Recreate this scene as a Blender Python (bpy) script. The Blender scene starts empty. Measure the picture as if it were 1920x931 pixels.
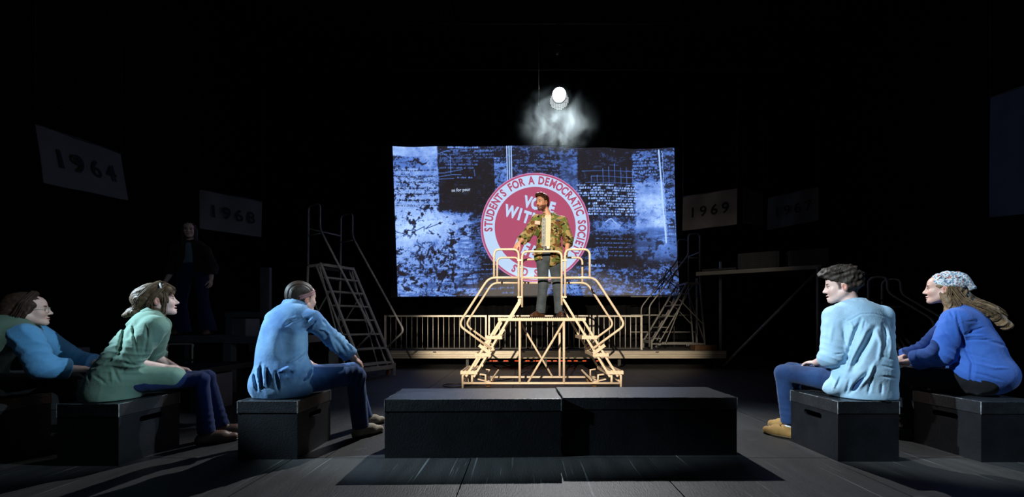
import bpy, math, random
import numpy as np
from mathutils import Vector, Matrix

C = bpy.context.scene.collection
scene = bpy.context.scene
PI = math.pi

# ---------------------------------------------------------------- camera
F0, CX, CY, EYE = 700.0, 980.0, 608.0, 0.92      # picture is 1920 x 931
cam_d = bpy.data.cameras.new('camera')
cam = bpy.data.objects.new('camera', cam_d); C.objects.link(cam)
cam.location = (0, 0, EYE); cam.rotation_euler = (PI/2, 0, 0)
cam_d.sensor_width = 36; cam_d.lens = 36*F0/1920
cam_d.shift_x = -(CX-960)/1920; cam_d.shift_y = (CY-465.5)/1920
cam_d.clip_start = 0.05; cam_d.clip_end = 100
scene.camera = cam

# ---------------------------------------------------------------- world, exposure
w = bpy.data.worlds.new('dark_hall'); scene.world = w; w.use_nodes = True
w.node_tree.nodes['Background'].inputs[0].default_value = (0.55, 0.75, 1, 1)
w.node_tree.nodes['Background'].inputs[1].default_value = 0.0013
vs = scene.view_settings
vs.view_transform = 'Standard'; vs.look = 'None'; vs.exposure = 0.0; vs.gamma = 1.0
vs.use_curve_mapping = False
scene.cycles.max_bounces = 5; scene.cycles.diffuse_bounces = 2
scene.cycles.volume_bounces = 0; scene.cycles.volume_step_rate = 1.0
scene.cycles.sample_clamp_indirect = 3.0

# ---------------------------------------------------------------- theatre lights and added fill spots
def spot(name, loc, target, power, color, half_deg, blend, radius=0.06, sx=1.0):
    d = bpy.data.lights.new(name, 'SPOT'); d.energy = power; d.color = color
    d.spot_size = math.radians(half_deg*2); d.spot_blend = blend; d.shadow_soft_size = radius
    o = bpy.data.objects.new(name, d); C.objects.link(o); o.location = loc
    v = Vector(target)-Vector(loc)
    o.rotation_euler = v.to_track_quat('-Z', 'Y').to_euler()
    o.scale = (sx, 1, 1)
    return o
LAMP = (0.9, 9.2, 6.57)                                  # the lit lantern above the screen
spot('back_light', (0.895, 9.05, 6.47), (0.45, 1.1, 0.0), 3000, (0.93, 0.97, 1.0), 17.5, 0.6, 0.05, sx=1.5)
spot('warm_key', (-1.8, -6.3, 4.4), (0.30, 5.9, 1.25), 9300, (1.0, 0.85, 0.66), 7.7, 0.42, 0.05, sx=1.62)
spot('cross_to_left', (5.4, 1.6, 4.7), (-2.40, 2.75, 0.95), 1700, (0.68, 0.88, 1.0), 6.0, 0.45, 0.04)
spot('side_left', (-6.2, 1.7, 3.35), (-1.80, 2.78, 0.90), 3800, (0.60, 0.83, 1.0), 9.0, 0.5, 0.04)
spot('cross_to_right', (-5.4, 0.75, 5.5), (2.46, 2.79, 0.84), 5600, (0.72, 0.89, 1.0), 6.2, 0.35, 0.04)
spot('side_right', (7.0, 0.4, 4.4), (3.4, 2.8, 0.85), 650, (0.5, 0.74, 1.0), 9, 0.6, 0.04)
spot('added_ladder_fill', (-0.5, -2.0, 5.2), (-2.95, 6.9, 1.2), 330, (1.0, 0.95, 0.88), 9, 0.6, 0.08)  # added fill that brightens the left ladder, no lantern of the hall
spot('added_scaffold_fill', (1.5, -2.0, 5.2), (3.9, 8.2, 1.6), 70, (1.0, 0.93, 0.85), 10, 0.7, 0.08)  # weak fill added so the scaffold shows
spot('added_dim_fill', (3.5, -1.5, 5.0), (-4.4, 5.3, 1.0), 130, (0.6, 0.8, 1.0), 15, 0.8, 0.1)  # blue fill added to lift the dark left background

# ---------------------------------------------------------------- helpers
def srgb(r, g, b):
    f = lambda c: c/12.92 if c <= 0.04045 else ((c+0.055)/1.055)**2.4
    return (f(r/255), f(g/255), f(b/255))

def at(px, py, Y):
    return Vector(((px-CX)/F0*Y, Y, EYE-(py-CY)/F0*Y))

def mat(name, col, rough=0.6, metal=0.0, var=0.25, vscale=6.0, bump=0.0, bscale=60.0, stretch=None, col2=None, spec=0.5, attr=None, sheen=0.0):
    m = bpy.data.materials.new(name); m.use_nodes = True
    nt = m.node_tree; N = nt.nodes; L = nt.links
    b = N['Principled BSDF']
    b.inputs['Roughness'].default_value = rough; b.inputs['Metallic'].default_value = metal
    b.inputs['Specular IOR Level'].default_value = spec
    if sheen: b.inputs['Sheen Weight'].default_value = sheen
    tc = N.new('ShaderNodeTexCoord'); mp = N.new('ShaderNodeMapping')
    L.new(tc.outputs['Object'], mp.inputs['Vector'])
    if stretch: mp.inputs['Scale'].default_value = stretch
    nz = N.new('ShaderNodeTexNoise'); nz.inputs['Scale'].default_value = vscale; nz.inputs['Detail'].default_value = 6
    L.new(mp.outputs[0], nz.inputs['Vector'])
    mx = N.new('ShaderNodeMix'); mx.data_type = 'RGBA'
    c2 = col2 if col2 else tuple(c*(1-var) for c in col)
    c1 = col if col2 else tuple(min(1, c*(1+var)) for c in col)
    mx.inputs[6].default_value = (*c1, 1); mx.inputs[7].default_value = (*c2, 1)
    rm = N.new('ShaderNodeMapRange'); rm.inputs[1].default_value = 0.3; rm.inputs[2].default_value = 0.7
    L.new(nz.outputs['Fac'], rm.inputs[0]); L.new(rm.outputs[0], mx.inputs[0])
    out = mx.outputs[2]
    if attr:
        at_ = N.new('ShaderNodeAttribute'); at_.attribute_name = attr
        mul = N.new('ShaderNodeMix'); mul.data_type = 'RGBA'; mul.blend_type = 'MULTIPLY'; mul.inputs[0].default_value = 1
        L.new(out, mul.inputs[6]); L.new(at_.outputs['Color'], mul.inputs[7]); out = mul.outputs[2]
    L.new(out, b.inputs['Base Color'])
    if bump:
        nb = N.new('ShaderNodeTexNoise'); nb.inputs['Scale'].default_value = bscale; nb.inputs['Detail'].default_value = 8
        L.new(mp.outputs[0], nb.inputs['Vector'])
        bp = N.new('ShaderNodeBump'); bp.inputs['Strength'].default_value = bump; bp.inputs['Distance'].default_value = 0.01
        L.new(nb.outputs['Fac'], bp.inputs['Height']); L.new(bp.outputs[0], b.inputs['Normal'])
    return m

def emit(name, col, s):
    m = bpy.data.materials.new(name); m.use_nodes = True
    b = m.node_tree.nodes['Principled BSDF']
    b.inputs['Base Color'].default_value = (*[c*0.2 for c in col], 1)
    b.inputs['Emission Color'].default_value = (*col, 1); b.inputs['Emission Strength'].default_value = s
    return m

def tag(o, label=None, cat=None, group=None, kind=None):
    if label: o['label'] = label
    if cat: o['category'] = cat
    if group: o['group'] = group
    if kind: o['kind'] = kind
    return o

def thing(name, label, cat, loc=(0, 0, 0), rz=0.0, group=None):
    o = bpy.data.objects.new(name, None); C.objects.link(o)
    o.empty_display_size = 0.1
    o.location = loc; o.rotation_euler = (0, 0, rz)
    return tag(o, label, cat, group)

def mesh_from(name, V, Fs, smooth=False, material=None):
    me = bpy.data.meshes.new(name)
    me.from_pydata(V, [], Fs); me.update()
    if smooth: me.polygons.foreach_set('use_smooth', np.ones(len(me.polygons), bool))
    if material: me.materials.append(material)
    return me

def link(name, me, parent=None, loc=None):
    o = bpy.data.objects.new(name, me); C.objects.link(o)
    if parent is not None: o.parent = parent
    if loc is not None: o.location = loc
    return o

def rounded(pts, rad, n=5, closed=False):
    P = [Vector(p) for p in pts]; out = []
    cnt = len(P)
    for i, p in enumerate(P):
        if not closed and i in (0, cnt-1): out.append(p); continue
        a = (P[i-1]-p); b = (P[(i+1) % cnt]-p)
        r = min(rad, a.length*0.48, b.length*0.48)
        pa = p+a.normalized()*r; pb = p+b.normalized()*r
        for k in range(n+1):
            t = k/n
            out.append(pa*(1-t)**2+p*2*t*(1-t)+pb*t*t)
    return out

class MB:
    def __init__(s): s.V = []; s.F = []; s.smooth = []
    def box(s, lo, hi, M=None):
        i = len(s.V); (x0, y0, z0), (x1, y1, z1) = lo, hi
        vs = [Vector(v) for v in ((x0,y0,z0),(x1,y0,z0),(x1,y1,z0),(x0,y1,z0),(x0,y0,z1),(x1,y0,z1),(x1,y1,z1),(x0,y1,z1))]
        if M is not None: vs = [M @ v for v in vs]
        s.V += vs
        for f in ((0,3,2,1),(4,5,6,7),(0,1,5,4),(1,2,6,5),(2,3,7,6),(3,0,4,7)):
            s.F.append(tuple(i+k for k in f)); s.smooth.append(False)
        return s
    def bar(s, a, b, wx, wy, up=(0, 0, 1)):
        a = Vector(a); b = Vector(b); d = (b-a); L = d.length; d.normalize()
        u = Vector(up)
        if abs(d.dot(u)) > 0.98: u = Vector((0, 1, 0))
        x = d.cross(u).normalized(); y = x.cross(d)
        M = Matrix.Translation(a) @ Matrix((x, y, d)).transposed().to_4x4()
        return s.box((-wx/2, -wy/2, 0), (wx/2, wy/2, L), M)
    def tube(s, pts, r, n=8, closed=False, caps=True):
        P = [Vector(p) for p in pts]; m = len(P); i0 = len(s.V)
        R = r if isinstance(r, (list, tuple)) else [r]*m
        u = None
        for i, p in enumerate(P):
            if closed: t = P[(i+1) % m]-P[i-1]
            else: t = P[min(i+1, m-1)]-P[max(i-1, 0)]
            t.normalize()
            if u is None:
                u = t.orthogonal().normalized()
            u = (u-t*u.dot(t)).normalized(); v = t.cross(u)
            for k in range(n):
                a = 2*PI*k/n
                s.V.append(p+(u*math.cos(a)+v*math.sin(a))*R[i])
        for i in range(m if closed else m-1):
            for k in range(n):
                a = i0+i*n; b = i0+((i+1) % m)*n
                s.F.append((a+k, a+(k+1) % n, b+(k+1) % n, b+k)); s.smooth.append(True)
        if caps and not closed:
            s.F.append(tuple(i0+k for k in reversed(range(n)))); s.smooth.append(False)
            e = i0+(m-1)*n
            s.F.append(tuple(e+k for k in range(n))); s.smooth.append(False)
        return s
    def lathe(s, prof, M=None, n=20):
        i0 = len(s.V)
        for (r, z) in prof:
            for k in range(n):
                a = 2*PI*k/n; v = Vector((r*math.cos(a), r*math.sin(a), z))
                s.V.append(M @ v if M is not None else v)
        for i in range(len(prof)-1):
            for k in range(n):
                a = i0+i*n; b = a+n
                s.F.append((a+k, a+(k+1) % n, b+(k+1) % n, b+k)); s.smooth.append(True)
        s.F.append(tuple(i0+k for k in reversed(range(n)))); s.smooth.append(False)
        e = i0+(len(prof)-1)*n
        s.F.append(tuple(e+k for k in range(n))); s.smooth.append(False)
        return s
    def prism(s, outline, y0, y1, axis='y'):
        """outline in (x,z), extruded along y"""
        i = len(s.V); n = len(outline)
        for y in (y0, y1):
            for (x, z) in outline: s.V.append(Vector((x, y, z)))
        s.F.append(tuple(i+k for k in range(n))); s.smooth.append(False)
        s.F.append(tuple(i+n+k for k in reversed(range(n)))); s.smooth.append(False)
        for k in range(n):
            s.F.append((i+k, i+n+k, i+n+(k+1) % n, i+(k+1) % n)); s.smooth.append(False)
        return s
    def mesh(s, name, m, off=(0, 0, 0), bevel=0):
        o = Vector(off)
        me = bpy.data.meshes.new(name)
        me.from_pydata([tuple(v-o) for v in s.V], [], s.F); me.update()
        me.polygons.foreach_set('use_smooth', s.smooth)
        if m: me.materials.append(m)
        return me
    def build(s, name, m, parent=None, bevel=0.0):
        off = parent_origin(parent)
        ob = link(name, s.mesh(name, m, off), parent)
        if bevel:
            b = ob.modifiers.new('edge', 'BEVEL'); b.width = bevel; b.segments = 2; b.limit_method = 'ANGLE'
        return ob

def parent_origin(p):
    """world-space offset of a non-rotated parent chain; things built in local space sit at rotated empties and use no offset"""
    if p is None: return Vector((0, 0, 0))
    if p.get('_local'): return Vector((0, 0, 0))
    v = Vector(p.location)
    return v+parent_origin(p.parent) if p.parent else v

# ---------------------------------------------------------------- materials
M_floor = mat('black_stage_paint', (0.022, 0.021, 0.0205), 0.55, 0, 0.35, 3.0, 0.25, 40, spec=0.55, stretch=(4, 0.6, 1))
def floor_marks(m):
    nt = m.node_tree; N = nt.nodes; L = nt.links; b = N['Principled BSDF']
    src = b.inputs['Base Color'].links[0].from_socket
    tc = N.new('ShaderNodeTexCoord')
    def layer(scale, lo, hi, sc):
        nonlocal src
        mp = N.new('ShaderNodeMapping'); mp.inputs['Scale'].default_value = scale
        geo = N.new('ShaderNodeNewGeometry'); L.new(geo.outputs['Position'], mp.inputs['Vector'])
        nz = N.new('ShaderNodeTexNoise'); nz.inputs['Scale'].default_value = sc; nz.inputs['Detail'].default_value = 5
        L.new(mp.outputs[0], nz.inputs['Vector'])
        r = N.new('ShaderNodeMapRange'); r.inputs[1].default_value = lo; r.inputs[2].default_value = hi
        L.new(nz.outputs['Fac'], r.inputs[0])
        mx = N.new('ShaderNodeMix'); mx.data_type = 'RGBA'
        mx.inputs[7].default_value = (0.13, 0.135, 0.135, 1)
        L.new(r.outputs[0], mx.inputs[0]); L.new(src, mx.inputs[6]); src = mx.outputs[2]
    layer((11, 0.22, 1), 0.66, 0.72, 3.0)
    layer((26, 0.5, 1), 0.69, 0.73, 3.0)       # long scuffs along the stage
    layer((1.0, 1.6, 1), 0.66, 0.90, 3.0)      # dusty patches
    layer((1, 1, 1), 0.76, 0.80, 38.0)         # specks
    L.new(src, b.inputs['Base Color'])
floor_marks(M_floor)
M_black = mat('black_drape', (0.006, 0.006, 0.007), 0.95, 0, 0.3, 2, spec=0.1)
M_box = mat('black_box_paint', (0.007, 0.008, 0.010), 0.5, 0, 0.3, 8, 0.15, 90, spec=0.28)
M_lid = mat('worn_black_lid', (0.015, 0.017, 0.020), 0.36, 0, 0.35, 10, 0.2, 80, spec=0.7)
M_cream = mat('cream_powder_coat', srgb(238, 216, 188), 0.42, 0, 0.06, 9, 0.05, 120)
M_tread = mat('galvanised_tread', srgb(215, 205, 190), 0.38, 0.35, 0.15, 20, 0.1, 90)
M_grey = mat('grey_powder_coat', srgb(150, 150, 150), 0.45, 0.1, 0.12, 9)
M_dim = mat('dull_steel', srgb(120, 118, 114), 0.45, 0.3, 0.15, 9)
M_dull = mat('dark_steel', srgb(62, 60, 58), 0.5, 0.3, 0.2, 9)
M_alu = mat('deck_aluminium', srgb(196, 186, 168), 0.42, 0.45, 0.2, 14, 0.1, 60, stretch=(0.3, 6, 6))
M_gal = mat('galvanised_rail', srgb(205, 198, 184), 0.45, 0.3, 0.12, 14)
M_deck = mat('dark_ply', (0.03, 0.027, 0.024), 0.7, 0, 0.3, 8)
M_blk = mat('black_metal', (0.012, 0.012, 0.013), 0.45, 0.2, 0.3, 8)
M_rub = mat('orange_rubber', srgb(196, 120, 70), 0.5, 0, 0.15, 20)
M_brub = mat('brown_rubber', srgb(120, 84, 56), 0.55, 0, 0.15, 20)
M_edge = mat('worn_edge_highlight', (0.20, 0.21, 0.22), 0.5, 0, 0.6, 40)  # pale grey for worn paint plus highlights painted on the box edges
M_riser = mat('grey_riser_paint', srgb(84, 88, 92), 0.55, 0, 0.2, 6)
M_banner = mat('dimmed_banner_cloth', srgb(112, 112, 108), 0.9, 0, 0.08, 5)  # darkened copy: the dim light on these banners is in the colour
M_bannerblue = mat('blue_grey_banner_cloth', srgb(62, 80, 98), 0.9, 0, 0.1, 4)
M_ink = mat('black_banner_print', (0.01, 0.01, 0.012), 0.8)
M_wood = mat('amber_wood', srgb(84, 56, 30), 0.7, 0, 0.25, 12)
# ================================================================ setting
floor = MB().box((-7.4, -0.6, -0.12), (8.4, 11.2, -0.02)).build('floor', M_black)
tag(floor, kind='structure', label='black painted stage floor of square-edged sheets')
pw, pl, gap = 1.22, 2.44, 0.007
pm = MB()
pm.box((gap/2, gap/2, -0.02), (pw-gap/2, pl-gap/2, 0.0))
pmesh = pm.mesh('floor_panel', M_floor)
for r in range(-1, 4):
    for c in range(-5, 7):
        x = -0.355+pw*c + (0.0 if r < 1 else 0.21); y = 0.14+2.44*(r)
        link('floor_panel', pmesh, floor, (x, y, random.uniform(-0.0008, 0.0)))
wb = MB().box((-7.4, 11.0, -0.1), (8.4, 11.2, 8.3)).build('wall_back', M_black); tag(wb, kind='structure')
wl = MB().box((-7.6, -0.6, -0.1), (-7.4, 11.2, 8.3)).build('wall_left', M_black); tag(wl, kind='structure')
wr = MB().box((8.4, -0.6, -0.1), (8.6, 11.2, 8.3)).build('wall_right', M_black); tag(wr, kind='structure')
ce = MB().box((-7.6, 1.2, 8.3), (8.6, 11.2, 8.4)).build('ceiling', M_black); tag(ce, kind='structure')
# black drapes behind the screen, in folds
def drape(name, x0, x1, y, z0, z1, label):
    n = 120; V = []; Fs = []
    for i in range(n+1):
        x = x0+(x1-x0)*i/n; yy = y+0.05*math.sin(x*17)+0.02*math.sin(x*41)
        V += [(x, yy, z0), (x, yy, z1), (x, yy+0.02, z0), (x, yy+0.02, z1)]
    for i in range(n):
        a = 4*i; b = a+4
        Fs += [(a, b, b+1, a+1), (a+2, a+3, b+3, b+2), (a+1, b+1, b+3, a+3), (a, a+2, b+2, b)]
    o = link(name, mesh_from(name, V, Fs, True, M_black)); tag(o, label, 'curtain'); return o
drape('stage_curtain', -7.2, -0.2, 10.6, 0.02, 8.0, 'black folded curtain behind the left half of the screen')
drape('stage_curtain', 0.0, 8.2, 10.62, 0.02, 8.0, 'black folded curtain behind the right half of the screen')

# ceiling pipe grid
for (y, z, x0, x1, lab) in ((9.2, 7.20, -3.2, 6.6, 'thin black lighting pipe just above the lit lantern'),
                            (8.62, 7.87, -3.2, 6.0, 'thin black lighting pipe highest up, above the unlit lantern')):
    t = thing('lighting_pipe', lab, 'pipe', ((x0+x1)/2, y, z))
    MB().tube([(x0, y, z), (x1, y, z)], 0.03, 10).build('pipe', M_dull, t)
    for x in np.linspace(x0+0.6, x1-0.6, 4):
        MB().tube([(x, y, z+0.02), (x, y, 8.3)], 0.008, 6).build('hanger', M_dull, t)
# two slanting roof trusses
for sgn, lab in ((-1, 'dark roof truss running back on the left of the lantern'), (1, 'dark roof truss running back on the right of the lantern')):
    xx = 0.9+sgn*2.6
    t = thing('roof_truss', lab, 'truss', (xx, 6.4, 7.9))
    for dz, dx in ((0, 0.12), (0, -0.12), (0.22, 0)):
        MB().tube([(xx+dx, 3.0, 7.85+dz), (xx+dx, 10.4, 7.85+dz)], 0.022, 6).build('chord', M_blk, t)
    for k in range(18):
        y = 3.1+0.4*k
        MB().tube([(xx+(0.12 if k % 2 else -0.12), y, 7.85), (xx, y+0.2, 8.07)], 0.01, 5).build('lacing', M_blk, t)

# ================================================================ lanterns
M_cells = emit('louver_glow_cells', (0.93, 0.97, 1.0), 0.75)  # self-glow in place of lamp light reflected by the louver
def lantern(loc, aim, lens_mat, label, r=0.17, guard=True):
    t = thing('stage_lantern', label, 'stage light', loc)
    d = (Vector(aim)-Vector(loc)).normalized()
    M = Matrix.Translation(loc) @ d.to_track_quat('Z', 'Y').to_matrix().to_4x4()
    MB().lathe([(0.06, -0.42), (0.10, -0.40), (r*0.85, -0.24), (r*1.02, -0.05), (r*1.08, 0.05), (r*1.04, 0.05), (r*0.98, -0.03)], M, 24).build('housing', M_blk, t)
    MB().lathe([(r*0.97, -0.03), (r*0.8, 0.0), (r*0.4, 0.02), (0.003, 0.025)], M, 24).build('lens', lens_mat, t)
    if guard:
        g = MB(); n = 9
        for i in range(-n, n+1):
            c = i/n*r; h = math.sqrt(max(0, r*r-c*c))
            if h > 0.01:
                g.tube([M @ Vector((c, -h, 0.045)), M @ Vector((c, h, 0.045))], 0.0022, 4)
                g.tube([M @ Vector((-h, c, 0.047)), M @ Vector((h, c, 0.047))], 0.0022, 4)
        go = g.build('wire_guard', M_dull, t); go['kind'] = 'stuff'
    if guard:
        g = MB(); cell = 0.027  # glowing cells added below the lens, imitating a reflecting louver
        for i in range(-9, 10):
            for k in range(-9, 10):
                px_, py_ = i*cell, k*cell
                if (px_/0.225)**2+((py_)/0.20)**2 < 1:
                    g.box((px_-0.009, py_-0.009, 0), (px_+0.009, py_+0.009, 0.006), M @ Matrix.Translation((0, -0.125, -0.01)))
        go = g.build('louver_glow', M_cells, t); go['kind'] = 'stuff'
    y = MB(); x = M.to_3x3() @ Vector((1, 0, 0))
    L = Vector(loc)
    y.tube(rounded([L+x*r*1.1, L+x*r*1.25+Vector((0, 0, 0.1)), L+x*r*1.2+Vector((0, 0, 0.36)), L-x*r*1.2+Vector((0, 0, 0.36)), L-x*r*1.25+Vector((0, 0, 0.1)), L-x*r*1.1], 0.05), 0.011, 6)
    y.tube([L+Vector((0, 0, 0.34)), L+Vector((0, 0, 0.62))], 0.018, 8)
    y.build('yoke', M_blk, t)
    return t
M_lamp = emit('lit_lens', (0.95, 0.98, 1.0), 26.0)
M_glass = mat('dark_glass', (0.05, 0.055, 0.06), 0.08, 0, 0.1, 4)
lantern(LAMP, (0.2, 2.3, 0.0), M_lamp, 'lit white stage lantern with wire guard glaring above the screen')
lantern((0.80, 8.62, 7.22), (0.3, 1.0, 2.6), M_glass, 'unlit round stage lantern hanging above the glaring one', r=0.13, guard=False)
o = MB().tube([(0.37, 8.62, 7.86), (0.37, 8.62, 5.98)], 0.011, 8).build('safety_wire', M_gal)
tag(o, 'thin bright vertical drop wire hanging left of the lit lantern', 'wire')

# haze puff under the lantern: a real volume the lamp shines through
def haze():
    c = Vector((0.64, 7.55, 4.93)); rad = Vector((1.05, 0.62, 0.86))
    V = []; Fs = []; n, m = 24, 14
    for i in range(m+1):
        th = PI*i/m
        for k in range(n):
            a = 2*PI*k/n
            V.append((rad.x*math.sin(th)*math.cos(a), rad.y*math.sin(th)*math.sin(a), rad.z*math.cos(th)))
    for i in range(m):
        for k in range(n):
            Fs.append((i*n+k, (i+1)*n+k, (i+1)*n+(k+1) % n, i*n+(k+1) % n))
    me = mesh_from('haze', V, Fs, True)
    mt = bpy.data.materials.new('stage_haze'); mt.use_nodes = True
    nt = mt.node_tree; N = nt.nodes; L = nt.links; N.remove(N['Principled BSDF'])
    vol = N.new('ShaderNodeVolumeScatter'); vol.inputs['Color'].default_value = (0.80, 0.97, 1.0, 1)
    vol.inputs['Anisotropy'].default_value = 0.2
    tc = N.new('ShaderNodeTexCoord')
    nz = N.new('ShaderNodeTexNoise'); nz.inputs['Scale'].default_value = 2.3; nz.inputs['Detail'].default_value = 5; nz.inputs['Roughness'].default_value = 0.55; nz.inputs['Distortion'].default_value = 1.1
    mp0 = N.new('ShaderNodeMapping'); mp0.inputs['Location'].default_value = (0.35, 0.0, 0.1)
    L.new(tc.outputs['Object'], mp0.inputs['Vector']); L.new(mp0.outputs[0], nz.inputs['Vector'])
    r = N.new('ShaderNodeMapRange'); r.inputs[1].default_value = 0.42; r.inputs[2].default_value = 0.72
    L.new(nz.outputs['Fac'], r.inputs[0])
    mp = N.new('ShaderNodeMapping'); mp.inputs['Scale'].default_value = (1/rad.x, 1/rad.y, 1/rad.z)
    L.new(tc.outputs['Object'], mp.inputs['Vector'])
    ln = N.new('ShaderNodeVectorMath'); ln.operation = 'LENGTH'; L.new(mp.outputs[0], ln.inputs[0])
    fo = N.new('ShaderNodeMapRange'); fo.inputs[1].default_value = 1.0; fo.inputs[2].default_value = 0.0
    fo.interpolation_type = 'SMOOTHSTEP'
    L.new(ln.outputs['Value'], fo.inputs[0])
    mu = N.new('ShaderNodeMath'); mu.operation = 'MULTIPLY'; L.new(r.outputs[0], mu.inputs[0]); sq = N.new('ShaderNodeMath'); sq.operation = 'POWER'; sq.inputs[1].default_value = 1.6; L.new(fo.outputs[0], sq.inputs[0]); L.new(sq.outputs[0], mu.inputs[1])
    m2 = N.new('ShaderNodeMath'); m2.operation = 'MULTIPLY'; L.new(mu.outputs[0], m2.inputs[0]); m2.inputs[1].default_value = 0.72
    L.new(m2.outputs[0], vol.inputs['Density'])
    L.new(vol.outputs[0], N['Material Output'].inputs['Volume'])
    me.materials.append(mt)
    o = link('stage_haze', me); o.location = c
    tag(o, 'pale drifting puff of stage haze under the lit lantern', 'haze', kind='stuff')
haze()

# ================================================================ stage deck, fences, red tape light
DZ = 0.36
t = thing('stage_deck', 'low aluminium edged stage deck carrying the guard fences', 'platform', (0.8, 8.0, 0))
MB().box((-2.9, 8.03, DZ-0.035), (4.35, 9.45, DZ)).build('deck_top', M_deck, t)
e = MB()
e.box((-2.9, 7.985, DZ-0.16), (4.35, 8.03, DZ-0.006))
for z in (DZ-0.012, DZ-0.06, DZ-0.075, DZ-0.115, DZ-0.155):
    e.box((-2.9, 7.965, z-0.006), (4.35, 7.99, z+0.010))
e.build('edge_rail', M_alu, t)
for x in (-2.8, -1.2, 0.5, 2.1, 4.2):
    MB().box((x-0.03, 8.1, 0), (x+0.03, 8.16, DZ-0.16)).build('leg', M_dull, t)
    MB().box((x-0.03, 9.3, 0), (x+0.03, 9.36, DZ-0.035)).build('leg', M_dull, t)
for k, x in enumerate((-1.9, -0.95, 0.0, 0.95, 1.9, 2.85)):
    MB().box((x-0.012, 7.95, DZ-0.03), (x+0.05, 7.967, DZ-0.012)).build('latch', M_blk, t)

fY = 8.35
def fence(px0, px1, label):
    x0 = (px0-CX)/F0*fY; x1 = (px1-CX)/F0*fY; z0 = DZ; z1 = 1.128
    t = thing('guard_fence', label, 'fence', ((x0+x1)/2, fY, z0), group=None)
    MB().box((x0, fY-0.019, z1-0.04), (x1, fY+0.019, z1)).build('top_rail', M_gal, t)
    MB().box((x0, fY-0.015, z0+0.01), (x1, fY+0.015, z0+0.04)).build('bottom_rail', M_dull, t)
    for x in (x0+0.019, x1-0.019):
        MB().box((x-0.019, fY-0.019, z0), (x+0.019, fY+0.019, z1-0.04)).build('post', M_gal, t)
    n = max(2, round((x1-x0)/0.119))
    me = MB().tube([(0, 0, 0.04), (0, 0, z1-z0-0.04)], 0.009, 6).mesh('baluster', M_gal)
    for k in range(1, n):
        link('baluster', me, t, (x0+0.019+(x1-x0-0.038)*k/n-(x0+x1)/2, 0, 0))
fence(721, 912.8, 'galvanised guard fence panel nearest the tall rolling ladder, left of the steps')
fence(915.6, 1107.6, 'galvanised guard fence panel directly behind the cream crossover steps')
fence(1111, 1204, 'short galvanised guard fence panel right of the steps')

t = thing('light_strip', 'red glowing light strip broken into dashes under the stage deck', 'light strip', (0.2, 8.2, 0.12))
M_red = emit('red_led', (1.0, 0.11, 0.02), 0.9)
MB().box((-0.95, 8.16, 0.105), (1.7, 8.18, 0.113)).build('carrier', M_blk, t)
for (a, b) in ((918, 922), (924, 933), (944, 953), (965, 974), (985, 993), (1000, 1003), (1005, 1013), (1024, 1033), (1037, 1044), (1050, 1060), (1064, 1071), (1076, 1083), (1092, 1099), (1118, 1122)):
    x0 = (a-CX)/F0*8.15; x1 = (b-CX)/F0*8.15
    MB().box((x0, 8.135, 0.118), (x1, 8.15, 0.138)).build('led', M_red, t)

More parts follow.
